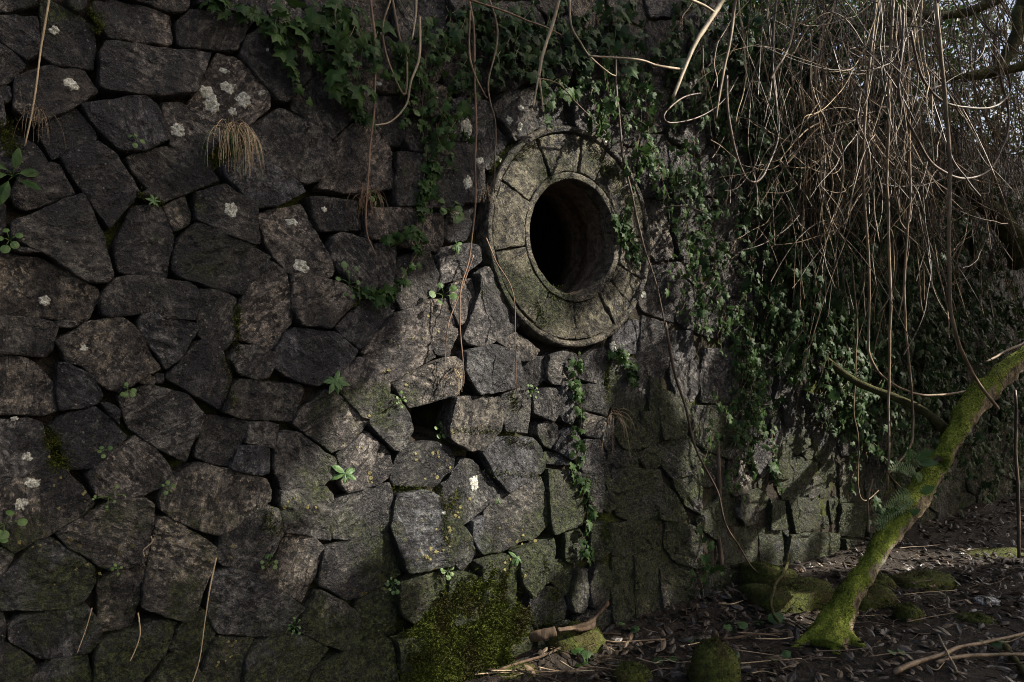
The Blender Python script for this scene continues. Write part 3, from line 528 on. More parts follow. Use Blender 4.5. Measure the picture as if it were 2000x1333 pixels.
VOID = [[px2uz(*q) for q in [(833, 800), (887, 779), (890, 800), (880, 850), (835, 855)]],
        [px2uz(*q) for q in [(925, 885), (942, 880), (968, 935), (960, 940)]]]
def fill(parent, polys, u0, u1, z0, z1, dmin, off, ring, blocky=1.0):
    block = []
    for pl in polys:
        n = len(pl)
        for i in range(n):
            p, q = Vector(pl[i]), Vector(pl[(i+1) % n]); m = max(1, int((q-p).length/0.03))
            for k in range(m): block.append(p.lerp(q, k/m))
    if ring:
        for k in range(90):
            a = 2*math.pi*k/90; block.append(Vector((UC+RR*0.99*math.cos(a), ZC+RR*0.99*math.sin(a))))
        for vpl in VOID:
            for i in range(len(vpl)):
                for k in range(8): block.append(Vector(vpl[i-1]).lerp(Vector(vpl[i]), k/8))
    B = np.array([tuple(b) for b in block]) if block else np.zeros((0, 2))
    seeds = []
    for _ in range(9000):
        p = (random.uniform(u0, u1), random.uniform(z0, z1))
        if ring and (p[0]-UC)**2+(p[1]-ZC)**2 < (RR+0.05)**2: continue
        if len(B):
            if np.min((B[:, 0]-p[0])**2+(B[:, 1]-p[1])**2) < 0.045**2: continue
        if any((s[0]-p[0])**2+((s[1]-p[1])*blocky)**2 < dmin**2 for s in seeds): continue
        if any(inside(p, pl) for pl in polys) or any(inside(p, v) for v in VOID): continue
        seeds.append(p)
    cnt = 0
    for s in seeds:
        cell = [(s[0]-0.24, s[1]-0.22), (s[0]+0.24, s[1]-0.22), (s[0]+0.24, s[1]+0.22), (s[0]-0.24, s[1]+0.22)]
        cuts = []
        for q in seeds:
            if q is s: continue
            dx, dz = q[0]-s[0], q[1]-s[1]; L = math.hypot(dx, dz)
            if L < 0.8: cuts.append((dx/L, dz/L, L/2-0.008))
        if len(B):
            dd = B-np.array(s); L = np.hypot(dd[:, 0], dd[:, 1]); idx = np.argsort(L)[:60]
            for i in idx:
                if L[i] < 0.4: cuts.append((dd[i, 0]/L[i], dd[i, 1]/L[i], L[i]-0.010))
        for nx, nz, dist in cuts:
            new = []
            for i in range(len(cell)):
                a, b = cell[i-1], cell[i]
                da = (a[0]-s[0])*nx+(a[1]-s[1])*nz-dist; db = (b[0]-s[0])*nx+(b[1]-s[1])*nz-dist
                if (da < 0) != (db < 0):
                    t = da/(da-db); new.append((a[0]+(b[0]-a[0])*t, a[1]+(b[1]-a[1])*t))
                if db < 0: new.append(b)
            cell = new
            if len(cell) < 3: break
        if len(cell) < 3: continue
        a, c = area_c(cell)
        if abs(a) < 0.0022: continue
        low = c[1] < 0.5
        if any(inside(q, cell) for v in VOID for q in v): continue
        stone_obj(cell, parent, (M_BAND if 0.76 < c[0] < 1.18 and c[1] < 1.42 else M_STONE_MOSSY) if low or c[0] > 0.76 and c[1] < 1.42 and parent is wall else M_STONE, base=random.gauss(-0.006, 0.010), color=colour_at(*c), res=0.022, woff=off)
        cnt += 1
    return cnt
n1 = fill(wall, traced, -2.9, U_END, -0.05, 3.65, 0.25, 0.0, True)
n2 = fill(wall2, traced2, U_END+0.05, 7.4, -0.05, 3.3, 0.31, WALL2_OFF, False, 1.25)

# wall cores behind the stones: recessed joints, with the real voids and the round opening left open
def core(parent, u0, u1, z0, z1, off, step, hole):
    us = np.arange(u0, u1+step, step); zs = np.arange(z0, z1+step, step); v, f = [], []
    for u in us:
        for z in zs:
            h = off-(0.085 if u < 0.6 else 0.026)+0.040*fbm(u*4, z*4, 7.7, 3)*(1 if u < 0.6 else 0.4)
            if hole and any(inside((u, z), q) for q in VOID): h = off-0.34
            v.append(W(u, z, h))
    nz = len(zs)
    for i in range(len(us)-1):
        for j in range(nz-1):
            if hole and (us[i]+step/2-UC)**2+(zs[j]+step/2-ZC)**2 < (RR*0.72)**2: continue
            f.append((i*nz+j, (i+1)*nz+j, (i+1)*nz+j+1, i*nz+j+1))
    return put('wall_core', mesh_of('wall_core', v, f, M_CORE), parent)
core(wall, -3.0, U_END, -0.15, 3.7, 0.0, 0.03, True)
core(wall2, U_END-0.5, 11.0, -0.15, 3.4, WALL2_OFF, 0.06, False)
# end of the near wall: returns to the set-back wall
ev = [W(U_END, -0.1, -0.05), W(U_END, -0.1, -0.35), W(U_END, 3.7, -0.35), W(U_END, 3.7, -0.05)]
put('wall_return', mesh_of('wall_return', ev, [(0, 1, 2, 3)], M_CORE, False), wall)

# ------------------------------------------------------------------ oculus
def annulus(name, prof, seg, mat, rough=0.004, color=(0.12, 0.11, 0.09)):
    v, f = [], []; m = len(prof)
    for i in range(seg):
        a = 2*math.pi*i/seg
        for r, h in prof:
            rr = r*(1+0.006*fbm(math.cos(a)*3+r*9, math.sin(a)*3, h*30, 2)); u = rr*math.cos(a); z = rr*math.sin(a)
            v.append((u, z, h+rough*fbm(u*16, z*16, 3+r, 3)))
    for i in range(seg):
        j = (i+1) % seg
        for k in range(m-1): f.append((i*m+k, i*m+k+1, j*m+k+1, j*m+k))
    if name == 'oculus_surround':
        o = bpy.data.objects.new(name, mesh_of(name, [D*x+Z*y+N*h for x, y, h in v], f, mat)); COL.objects.link(o)
        o.parent = wall; o.location = W(UC, ZC)-PLOC[wall.name]; PLOC[o.name] = W(UC, ZC); o.color = (*color, 1); return o
    me = mesh_of(name, v, f, mat)
    o = bpy.data.objects.new(name, me); COL.objects.link(o); o.parent = ring
    c = Vector((0, 0, 0)); o.matrix_basis = Matrix(((D.x, 0, N.x, 0), (D.y, 0, N.y, 0), (0, 1, 0, 0), (0, 0, 0, 1)))
    o.color = (*color, 1); return o
ring = annulus('oculus_surround', [(RR*0.96, -0.008), (RR*0.85, -0.008), (RR*0.7, -0.006), (RR*0.58, -0.004)][::-1], 96, M_RING, 0.008, (0.10, 0.09, 0.07))
annulus('rim', [(RR*1.005, -0.06), (RR*1.004, 0.022), (RR*0.995, 0.034), (RR*0.975, 0.038), (RR*0.955, 0.034), (RR*0.944, 0.022), (RR*0.940, -0.01)][::-1], 120, M_RING, 0.008, (0.23, 0.20, 0.165))
annulus('inner_lip', [(RR*0.592, -0.01), (RR*0.590, 0.018), (RR*0.584, 0.024), (RR*0.56, 0.025), (RR*0.534, 0.023), (RR*0.526, 0.017), (RR*0.525, -0.06)][::-1], 110, M_RING, 0.007, (0.23, 0.205, 0.16))
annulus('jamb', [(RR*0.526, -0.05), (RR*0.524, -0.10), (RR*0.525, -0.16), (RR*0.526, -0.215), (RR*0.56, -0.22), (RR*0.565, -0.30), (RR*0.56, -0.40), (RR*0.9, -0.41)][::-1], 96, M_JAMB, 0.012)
gro = [0, 31, 78, 116, 151, 185, 205, 230, 265, 291, 309, 328, 360]
for g0, g1 in zip(gro[:-1], gro[1:]):
    pl = []
    gap = 0.0145
    def P(ang, r):
        a = math.radians(ang); return (UC-math.sin(a)*r, ZC-math.cos(a)*r)
    r0, r1 = RR*0.598, RR*0.932
    d0, d1 = math.degrees(gap/2/r0), math.degrees(gap/2/r1)
    k = max(3, int((g1-g0)/5))
    for i in range(k+1): pl.append(P(g0+d1+(g1-g0-2*d1)*i/k, r1))
    for i in range(k+1): pl.append(P(g1-d0-(g1-g0-2*d0)*i/k, r0))
    stone_obj(pl, ring, M_RING, base=0.025+random.gauss(0, 0.004), name='voussoir', color=(0.235, 0.215, 0.155), res=0.012, rough=0.8, tilt=0.03, depth=0.05)
# dark chamber behind the opening: a closed box of rough masonry
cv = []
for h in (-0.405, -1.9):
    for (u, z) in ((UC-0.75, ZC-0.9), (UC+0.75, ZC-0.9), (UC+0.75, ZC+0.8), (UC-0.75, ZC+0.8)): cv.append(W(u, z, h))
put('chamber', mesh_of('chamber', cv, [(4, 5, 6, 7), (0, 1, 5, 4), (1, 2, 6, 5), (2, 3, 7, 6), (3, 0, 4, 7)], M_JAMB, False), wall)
hv = [W(-3.2, 3.55, 0.02), W(11.2, 3.25, -0.2), W(11.2, 5.2, -6), W(-3.2, 5.6, -6), W(-3.2, 4.3, -1.5), W(11.2, 4.0, -1.6)]
tag(obj('hillside', mesh_of('hillside', hv, [(0, 1, 5, 4), (4, 5, 2, 3)], M_SOIL)), kind='structure')

# lichen patches that follow the stone they grow on
def which(u, z, off=0.0):
    for s in STONES:
        b = s.bb
        if b[0] < u < b[1] and b[2] < z < b[3] and abs(s.off-off) < 0.01 and inside((u, z), s.poly): return s
def surf(u, z, off=0.0):
    s = which(u, z, off)
    return s.h(u, z) if s else -0.01
def lichen(px, py, rx, ry, mat, parent=None, flat=0.42):
    u, z = px2uz(px, py); u2 = px2uz(px+rx, py)[0]-u; z2 = z-px2uz(px, py+ry)[1]; sd = random.uniform(0, 99)
    own = which(u, z); hs = own.h if own else (lambda a, b: 0.0)
    v = [W(u, z, hs(u, z)+0.004*flat)]; f = []; n = 34
    for k in range(n):
        a = 2*math.pi*k/n; r = 0.95+0.42*fbm(math.cos(a)*1.8+sd, math.sin(a)*1.8, sd, 5)
        for t, h in ((0.55, 0.007), (0.88, 0.006), (1.0, 0.0)):
            uu, zz = u+u2*r*t*math.cos(a), z+z2*r*t*math.sin(a)
            v.append(W(uu, zz, hs(uu, zz)+h*flat+0.003*flat*fbm(uu*90, zz*90, sd, 2)))
    for k in range(n):
        a, b = 1+3*k, 1+3*((k+1) % n)
        f += [(0, a, b), (a, a+1, b+1, b), (a+1, a+2, b+2, b+1)]
    if parent is None: return v, f
    return put('lichen', mesh_of('lichen', v, f, mat), parent)
LICH = [(108,57,9,8),(140,165,17,12),(348,253,13,14),(441,135,11,6),(407,176,14,14),(420,190,10,9),(449,169,16,12),(478,194,14,15),(419,204,17,13),(457,216,8,9),(513,179,7,6),(450,410,14,13),(575,433,13,8),(591,520,15,14),(633,410,6,6),(88,587,12,10),(163,681,9,7),(52,892,12,10),(64,945,16,12),(41,985,12,12),(28,818,9,5),(933,946,10,15),(894,416,9,10),(911,360,9,16),(907,252,12,18),(868,282,6,8),(1013,213,6,6),(990,236,7,8),(1012,250,6,9),(1212,322,6,7),(1198,678,9,10),(1252,761,3,4),(1260,766,4,6),(740,165,5,5),(541,89,3,4),(520,100,3,4),(935,315,7,8),(1184,275,6,5),(1257,576,6,8),(1042,626,5,9),(973,312,7,7),(857,1000,4,5)]
for a in LICH: lichen(*a, M_LICH, wall)
mb = MB()
YC = [(795,745,14,9),(760,720,20,5),(560,980,14,6),(460,1265,22,14),(435,1290,14,6),(110,950,70,20),(430,1100,40,18),(600,990,20,6),(850,900,40,22),(700,850,40,10),(870,1040,18,22),(830,1080,20,18),(180,1120,50,14),(60,1080,50,10),(1010,1060,30,14),(1000,1100,22,12),(790,690,30,5),(845,650,22,5),(900,990,20,14),(720,930,30,7)]
for cx, cy, sp, n in YC:
    for _ in range((n+1)//2):
        r = random.uniform(1.5, 4.0); v, f = lichen(random.gauss(cx, sp*0.6), random.gauss(cy, sp*0.6), r, r, None, flat=0.3); mb.add(v, f)
tag(put('lichen_specks', mb.mesh('lichen_specks', M_LICHY), wall), kind='stuff')

# ------------------------------------------------------------------ foliage helpers
IVYV = [(0, 0, 0), (0.30, -0.14, -.05), (0.52, 0.10, -.10), (0.30, 0.28, -.03), (0.46, 0.58, -.12), (0.17, 0.62, -.03), (0, 1.0, -.10), (-0.17, 0.62, -.03), (-0.46, 0.58, -.12), (-0.30, 0.28, -.03), (-0.52, 0.10, -.10), (-0.30, -0.14, -.05), (0, 0.42, .05)]
IVYF = [(12, i, i+1) for i in range(0, 11)]+[(12, 11, 0)]
LANV = [(0, 0, 0), (.16, .25, -.03), (.20, .55, -.05), (.10, .85, -.10), (0, 1, -.16), (-.10, .85, -.10), (-.20, .55, -.05), (-.16, .25, -.03), (0, .35, .03), (0, .7, -.02)]
LANF = [(0, 1, 8), (1, 2, 9, 8), (2, 3, 9), (3, 4, 9), (4, 5, 9), (5, 6, 9), (6, 7, 8, 9), (7, 0, 8)]
RNDV = [(0, 0, 0)]+[(0.5*math.sin(a)*(1.0), 0.42-0.5*math.cos(a), -0.05) for a in [0.35+i*(2*math.pi-0.7)/9 for i in range(10)]]+[(0, .4, .04)]
RNDF = [(11, i, i+1) for i in range(0, 10)]+[(11, 10, 0)]
LEAFS = {'ivy': (np.array(IVYV), IVYF), 'lan': (np.array(LANV), LANF), 'rnd': (np.array(RNDV), RNDF)}
_lm = {}
def leaf_mesh(kind, mat):
    k = (kind, mat.name)
    if k not in _lm: _lm[k] = mesh_of('leaf', LEAFS[kind][0], LEAFS[kind][1], mat, False)
    return _lm[k]
def leaf_mat(p, nrm, tip, s, roll=0.0):
    nrm = nrm.normalized(); y = (tip-nrm*tip.dot(nrm))
    y = y.normalized() if y.length > 1e-5 else nrm.orthogonal().normalized()
    x = y.cross(nrm)
    return Matrix(((x.x*s, y.x*s, nrm.x*s, p.x), (x.y*s, y.y*s, nrm.y*s, p.y), (x.z*s, y.z*s, nrm.z*s, p.z), (0, 0, 0, 1)))
def joined(name, kind, mats, mat):
    lv, lf = LEAFS[kind]; k = len(lv)
    A = np.array([[list(r) for r in m] for m in mats]); H = np.c_[lv, np.ones(k)]
    V = np.einsum('nij,kj->nki', A, H)[:, :, :3].reshape(-1, 3)
    f = [tuple(i+n*k for i in q) for n in range(len(mats)) for q in lf]
    return mesh_of(name, V, f, mat, False)
def rand_leaf(p, nrm, s, droop=1.0, jit=0.55):
    nn = nrm+Vector((random.gauss(0, jit), random.gauss(0, jit), random.gauss(0.15, jit)))
    tip = Vector((random.gauss(0, 0.6), random.gauss(0, 0.6), -droop))
    return leaf_mat(p, nn, tip, s)

# ------------------------------------------------------------------ ivy
def ivy(label, blobs, mat, off, size, parts=0, strands=(), group=None, wall_off=0.0, depth=0.06, big=1.0):
    mats = []
    c0 = None
    stems = MB()
    for (cx, cy, sx, sy, n) in blobs:
        # sprigs: short runs of leaves hanging down the wall, so the mass breaks into clumps
        m = 0
        while m < n:
            px = cx+max(-1.7, min(1.7, random.gauss(0, 0.8)))*sx; py = cy+max(-1.7, min(1.7, random.gauss(0, 0.8)))*sy
            o0 = wall_off+off+abs(random.gauss(0, depth)); p = on_wall(px, py, o0)
            if c0 is None: c0 = p.copy()
            q = p.copy(); d = Vector((0, 0, -1))+D*random.gauss(0, 0.7); pts = [q.copy()]
            for i in range(random.randint(3, 8)):
                d = (d+D*random.gauss(0, 0.35)+Vector((0, 0, random.gauss(-0.1, 0.3)))).normalized()
                q = q+d*random.uniform(0.022, 0.042)*big; pts.append(q.copy())
                s = size*min(1.7, max(0.45, random.lognormvariate(-0.15, 0.38)))
                mats.append(rand_leaf(q+N*random.uniform(0.004, 0.025)+D*random.uniform(-0.025, 0.025), N, s)); m += 1
            v, f = tube_geo(pts, 0.0018, 4, cap=False); stems.add(v, f)
    for path in strands:
        P = catmull([on_wall(x, y, wall_off+off+0.01) for x, y in path], 10)
        if c0 is None: c0 = P[0].copy()
        v, f = tube_geo(wob(P, 0.02, random.uniform(0, 50)), 0.0022, 4); stems.add(v, f)
        for p in P:
            for _ in range(2):
                if random.random() < 0.72:
                    mats.append(rand_leaf(p+N*random.uniform(0.0, 0.02)+D*random.uniform(-0.035, 0.035)+Z*random.uniform(-0.02, 0.02), N, size*random.uniform(0.5, 1.15)))
    t = thing('ivy', c0, label, 'ivy', group)
    if stems.v: put('stem', stems.mesh('stem', M_VINE), t)['kind'] = 'stuff'
    random.shuffle(mats)
    if parts:
        me = leaf_mesh('ivy', mat)
        mats.sort(key=lambda m: -(m[0][0]**2+m[1][0]**2+m[2][0]**2))
        for m in mats[:parts]: put('leaf', me, t, m)
        mats = mats[parts:]
    if mats: tag(put('foliage', joined('foliage', 'ivy', mats, mat), t), kind='stuff')
    return t
ivy('ivy with broad leaves hanging over the wall top, left of the round opening',
    [(645, 8, 65, 20, 110), (600, 55, 30, 12, 18), (680, 58, 45, 20, 34), (730, 100, 30, 22, 12), (650, 125, 22, 14, 6)], M_IVY, 0.03, 0.058, 90,
    [[(400, -5), (450, 12), (520, 35), (545, 55)], [(620, 105), (655, 150), (690, 200), (715, 240)]], depth=0.05)
ivy('ivy trailing down in thin strands between the tall reddish stems',
    [(840, 40, 40, 30, 55), (800, 150, 20, 50, 22), (875, 195, 18, 28, 46), (900, 60, 30, 30, 26)], M_IVY, 0.02, 0.046, 60,
    [[(825, 130), (832, 250), (838, 300), (822, 380), (820, 420)], [(838, 305), (846, 340), (830, 400)], [(780, 90), (790, 150), (800, 190)], [(760, 470), (800, 450), (820, 480), (775, 560), (745, 580), (690, 560)]], depth=0.04)
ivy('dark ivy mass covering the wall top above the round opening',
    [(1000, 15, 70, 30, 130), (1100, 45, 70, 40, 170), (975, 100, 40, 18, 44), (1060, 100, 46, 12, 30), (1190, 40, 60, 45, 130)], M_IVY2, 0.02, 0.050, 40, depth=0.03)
ivy('sunlit ivy spilling over the upper right rim of the round opening',
    [(1115, 160, 34, 12, 24), (1145, 200, 20, 20, 20), (1200, 185, 30, 30, 46), (1240, 130, 36, 32, 60), (1262, 250, 12, 46, 30), (1264, 330, 10, 36, 10)], M_IVY, 0.03, 0.046, 70,
    [[(1240, 120), (1250, 240), (1240, 340), (1220, 420), (1210, 455), (1245, 505)], [(1280, 180), (1265, 300), (1245, 330)], [(1200, 420), (1215, 440), (1240, 480), (1250, 520)]], depth=0.06)
ivy('ivy strand creeping down the stones below the round opening',
    [], M_IVY, 0.02, 0.046, 30, [[(1128, 690), (1120, 740), (1130, 780), (1128, 840), (1125, 905), (1140, 950), (1150, 1000), (1140, 1060), (1150, 1090)], [(1195, 690), (1215, 690), (1232, 720), (1240, 745)]])
ivy('ivy climbing the corner between the near wall and the block wall',
    [(1355, 470, 32, 80, 120), (1335, 310, 34, 50, 80), (1405, 570, 26, 60, 110), (1390, 770, 14, 50, 30), (1372, 1060, 14, 34, 30)], M_IVY, 0.02, 0.040, 30, depth=0.06)
ivy('sunlit ivy apron hanging down the block wall right of the corner',
    [(1450, 690, 26, 56, 190), (1485, 770, 22, 40, 120), (1550, 670, 34, 40, 110), (1450, 840, 15, 40, 70), (1440, 920, 9, 30, 26), (1500, 590, 56, 50, 220)], M_IVY, 0.02, 0.042, 90,
    [[(1505, 780), (1510, 850), (1512, 910), (1520, 950)]], wall_off=WALL2_OFF, depth=0.03)
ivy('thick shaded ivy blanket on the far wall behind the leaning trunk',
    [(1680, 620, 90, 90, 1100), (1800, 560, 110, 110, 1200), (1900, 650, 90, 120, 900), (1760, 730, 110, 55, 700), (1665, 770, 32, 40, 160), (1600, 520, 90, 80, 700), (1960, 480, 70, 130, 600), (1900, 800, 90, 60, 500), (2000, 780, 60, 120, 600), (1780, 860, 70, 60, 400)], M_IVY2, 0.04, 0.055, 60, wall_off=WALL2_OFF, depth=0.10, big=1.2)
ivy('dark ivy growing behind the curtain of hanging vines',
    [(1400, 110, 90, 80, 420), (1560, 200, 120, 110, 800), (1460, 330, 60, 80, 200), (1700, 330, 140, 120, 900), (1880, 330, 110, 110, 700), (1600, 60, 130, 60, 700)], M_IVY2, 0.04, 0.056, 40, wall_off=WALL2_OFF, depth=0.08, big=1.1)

# ------------------------------------------------------------------ stems traced from the photograph
def stem(name, label, cat, pts, r0, r1, mat, off=0.06, wall_off=0.0, group=None, parent=None, amp=0.0, sides=6, offs=None):
    P = [on_wall(x, y, wall_off+(offs[i] if offs else off)) for i, (x, y) in enumerate(pts)]
    C = catmull(P, 8)
    if amp: C = wob(C, amp, random.uniform(0, 90))
    v, f = tube_geo(C, lambda t: r0+(r1-r0)*t, sides, 0.25, random.uniform(0, 90))
    o = put(name, mesh_of(name, v, f, mat), parent)
    if label: tag(o, label, cat, group)
    return o
def T(tile, pts):
    x0, y0, s = tile; return [(x0+x/s, y0+y/s) for x, y in pts]
t1, t2, t4, t9, t10 = (0, 0, 2.962), (400, 0, 2.962), (400, 350, 2.962), (800, 0, 2.962), (800, 350, 2.962)
tv, tw, tx, t13 = (1200, 0, 2.962), (1500, 0, 2.962), (1500, 650, 1.952), (1200, 650, 1.952)
HV = 'hanging_vine'
stem(HV, 'thin straw-coloured vine hanging over the stones at the far left', 'vine', T(t1, [(290, -30), (240, 250), (210, 500), (155, 840)]), .0035, .0025, M_DRY, 0.07, amp=.01)
stem(HV, 'long pinkish vine hanging straight down the middle of the wall, left of the round opening', 'vine', T(t2, [(950, -40), (985, 250), (985, 600), (955, 850), (945, 1100), (940, 1333), (1000, 1480)]), .006, .003, M_RED, 0.10, amp=.008)
stem(HV, 'pale vine with a curved hook beside the long pinkish vine', 'vine', T(t2, [(1240, 100), (1245, 330), (1190, 470), (1160, 600), (1075, 700), (980, 725)]), .006, .003, M_PALE, 0.13, amp=.01)
stem(HV, 'short pale vine dangling at the top edge among trailing ivy', 'vine', T(t2, [(1225, -30), (1220, 90), (1200, 230)]), .006, .003, M_PALE, 0.16)
stem(HV, 'brown twig leaning against the wall top between ivy strands', 'vine', T(t2, [(1080, -40), (1130, 220), (1170, 350), (1160, 540), (1110, 470), (1050, 300), (1035, 150), (1075, 0)]), .006, .004, M_VINE, 0.08, amp=.01)
stem(HV, 'long reddish vine running down the left rim of the round opening', 'vine', T(t9, [(335, -30), (370, 200), (378, 500), (390, 800), (375, 1200), (340, 1487), (290, 1690), (290, 1937), (310, 2220)]), .006, .0025, M_RED, 0.09, amp=.01)
stem(HV, 'second thin vine beside the long reddish vine', 'vine', T(t9, [(350, 60), (345, 300), (375, 430), (430, 540), (450, 570)]), .005, .003, M_RED, 0.14)
stem(HV, 'thin grey vine curving down across the upper left rim of the round opening', 'vine', T(t9, [(450, -20), (500, 150), (500, 280), (455, 480), (460, 600), (490, 750), (488, 1120)]), .005, .003, M_VINE, 0.15, amp=.012)
stem(HV, 'reddish thread of root hanging below the left rim of the round opening', 'root', T(t10, [(370, 440), (300, 640), (230, 830), (205, 1050), (210, 1160)]), .003, .002, M_RED, 0.05, amp=.006)
stem(HV, 'reddish root hanging over the lower left rim down to the wall foot stones', 'root', T(t10, [(440, 340), (500, 480), (590, 640), (610, 850), (620, 1230)]), .0035, .002, M_RED, 0.10, amp=.006)
b = stem('dead_branch', 'pale forked dead twig hanging above the round opening', 'branch', T(t9, [(880, -60), (830, 130), (770, 320), (745, 450)]), .0085, .0075, M_PALE, 0.28)
stem('fork', None, None, T(t9, [(745, 445), (730, 540), (715, 622)]), .0055, .003, M_PALE, 0.28, parent=b)
stem('fork', None, None, T(t9, [(747, 450), (762, 540), (772, 650)]), .0055, .003, M_PALE, 0.28, parent=b)
stem('fork', None, None, T(t9, [(750, 455), (820, 470), (880, 500), (960, 590), (1050, 680)]), .004, .002, M_VINE, 0.26, parent=b)
stem(HV, 'thin stem running sideways through the ivy above the round opening', 'vine', T(t9, [(350, 0), (560, 70), (680, 120), (790, 160), (880, 205)]), .005, .003, M_RED, 0.2)
stem(HV, 'pale stem bending down into the ivy right above the round opening', 'vine', T(t9, [(925, 0), (935, 150), (990, 250), (1040, 325), (1150, 420), (1190, 440)]), .006, .003, M_PALE, 0.24)
b = stem('dead_branch', 'thick pale broken branch pointing down, at top right of the round opening', 'branch', T(tv, [(650, -40), (560, 110), (470, 250), (410, 390), (340, 565)]), .014, .008, M_PALE, 0.45, sides=9)
stem('side_branch', None, None, T(tv, [(400, 405), (250, 380), (130, 345), (-150, 325)]), .007, .004, M_PALE, 0.43, parent=b)
stem('side_branch', None, None, T(tv, [(420, -10), (520, 35), (580, 75)]), .008, .008, M_PALE, 0.45, parent=b)
stem(HV, 'brown woody vine dropping past the right rim of the round opening', 'vine', T(t9, [(1190, 320), (1205, 600), (1230, 880), (1275, 1080), (1330, 1333), (1420, 1620), (1480, 1900)]), .0075, .004, M_VINE_DK, 0.10, amp=.01)
stem(HV, 'dark slanting stem lying across the near wall down to the fallen blocks', 'vine', T(t13, [(195, -40), (230, 150), (270, 280), (310, 450), (390, 600), (420, 720), (480, 820), (530, 900), (600, 945), (700, 970)]), .008, .004, M_VINE_DK, 0.10, amp=.01)
stem('climbing_root', 'rusty brown fibrous ivy root climbing the dark corner', 'root', T(t13, [(395, 280), (400, 450), (405, 600), (395, 750), (400, 900)]), .022, .014, M_VINE_DK, 0.03, wall_off=WALL2_OFF, amp=.03, sides=10)
# loops and stems in the curtain
def cv(label, tile, pts, r0, r1, mat, off): return stem(HV, label, 'vine', T(tile, pts), r0, r1, mat, off, WALL2_OFF, amp=.012)
cv('large vine loop hanging lowest in the tangled curtain', tw, [(790, 60), (770, 350), (760, 540), (800, 680), (900, 880), (1010, 990), (1150, 1035), (1290, 980), (1360, 850), (1385, 700), (1350, 480), (1330, 350)], .008, .007, M_VINE_DK, 1.0)
cv('upper vine loop above the lowest loop of the tangled curtain', tw, [(820, 180), (880, 430), (980, 560), (1100, 615), (1250, 630), (1350, 600), (1400, 530), (1390, 430)], .007, .006, M_VINE_DK, 1.1)
cv('dark deep U-shaped vine at the left of the tangled curtain', tv, [(645, 440), (660, 650), (700, 850), (750, 1010), (800, 1055), (850, 1020), (920, 880), (950, 700), (930, 500), (920, 300), (935, -30)], .008, .007, M_VINE_DK, 0.45)
cv('vine curled into a sideways loop left of the deep U-shaped vine', tv, [(500, 540), (400, 560), (310, 630), (280, 680), (320, 710), (450, 690), (560, 640), (640, 570), (720, 450)], .0055, .004, M_VINE_DK, 0.3)
cv('straight brown vine at the left edge of the tangled curtain', tv, [(705, -40), (660, 250), (630, 430), (610, 560), (590, 690)], .009, .005, M_VINE, 0.5)
cv('slanting vine crossing behind the deep U-shaped vine', tv, [(1070, -40), (1010, 250), (940, 400), (915, 460)], .008, .006, M_VINE, 0.5)
cv('sagging brown vine stretched from the ivy to the leaning trunk', tx, [(410, -1280), (365, -700), (385, -260), (385, 0), (390, 90), (430, 160), (520, 220), (620, 240), (720, 230), (820, 200), (976, 145)], .008, .007, M_VINE, 0.75)
cv('straight pale vine hanging vertically in front of the ivy, left of the trunk', tx, [(475, -1280), (455, -800), (462, -420), (465, 0), (462, 250), (458, 600)], .009, .007, M_VINE, 0.8)
cv('vine with a sharp kink ending beside the fern on the trunk', tx, [(500, -1250), (540, -700), (525, -250), (530, 0), (540, 200), (550, 350), (540, 430), (470, 525), (456, 530), (500, 580), (555, 630)], .007, .005, M_VINE, 0.85)
cv('vine slanting down to a cut end over the upper trunk', tx, [(640, -1250), (690, -700), (690, -200), (710, 0), (760, 120), (820, 220), (875, 292)], .011, .009, M_VINE, 1.15)
cv('thin vine rising from the ground left of the trunk base', tx, [(400, 560), (385, 640), (378, 760)], .006, .007, M_VINE, 0.6)
cv('thin looped vine hanging over the shaded ivy left of the straight pale vine', tx, [(320, -300), (340, 0), (330, 280), (345, 400), (345, 590), (370, 640), (420, 600)], .005, .004, M_VINE, 0.3)
cv('bare twig poking in from the right edge above the trunk', tx, [(985, 36), (900, 75), (832, 110)], .009, .006, M_VINE, 1.2)
cv('dead stick standing upright right of the leaning trunk', tx, [(945, 220), (950, 500), (960, 860)], .010, .012, M_VINE_DK, 0.9)
# many more bare stems: the near ones as single vines, the mass behind as one tangle
def vine_path(px, py0, length, off, loop=False):
    p = on_wall(px, py0, WALL2_OFF+off); sl = random.gauss(0, 0.45)
    d = (Vector((0, 0, -1))+D*sl+N*random.gauss(0, 0.12)).normalized(); pts = [p]
    seg = 0.08; curl = random.random() < 0.4; ca = random.choice((-1, 1))*random.uniform(0.03, 0.15)
    kick = random.random() < 0.5
    for i in range(int(length/seg)):
        d = (d+D*random.gauss(0, 0.13)+N*random.gauss(0, 0.09)+Z*random.gauss(-0.05, 0.07)).normalized()
        if curl: d = (d+D*ca+Z*abs(ca)*1.0).normalized()
        if kick and px > 1500 and random.random() < 0.12: d = (d+D*random.gauss(0, 0.8)+N*random.gauss(0, 0.3)).normalized()
        p = p+d*seg
        sx = PCX+FPX*p.x/p.y
        if sx < 1385 and (PCY-FPX*(p.z-CAMZ)/p.y) > 60 and len(pts) > 2: break
        pts.append(p)
    return pts
def curtain_px():
    while True:
        x = random.uniform(1360, 2060); w = 0.10 if x < 1480 else (0.5 if x < 1580 else 1.0)
        if random.random() < w: return x
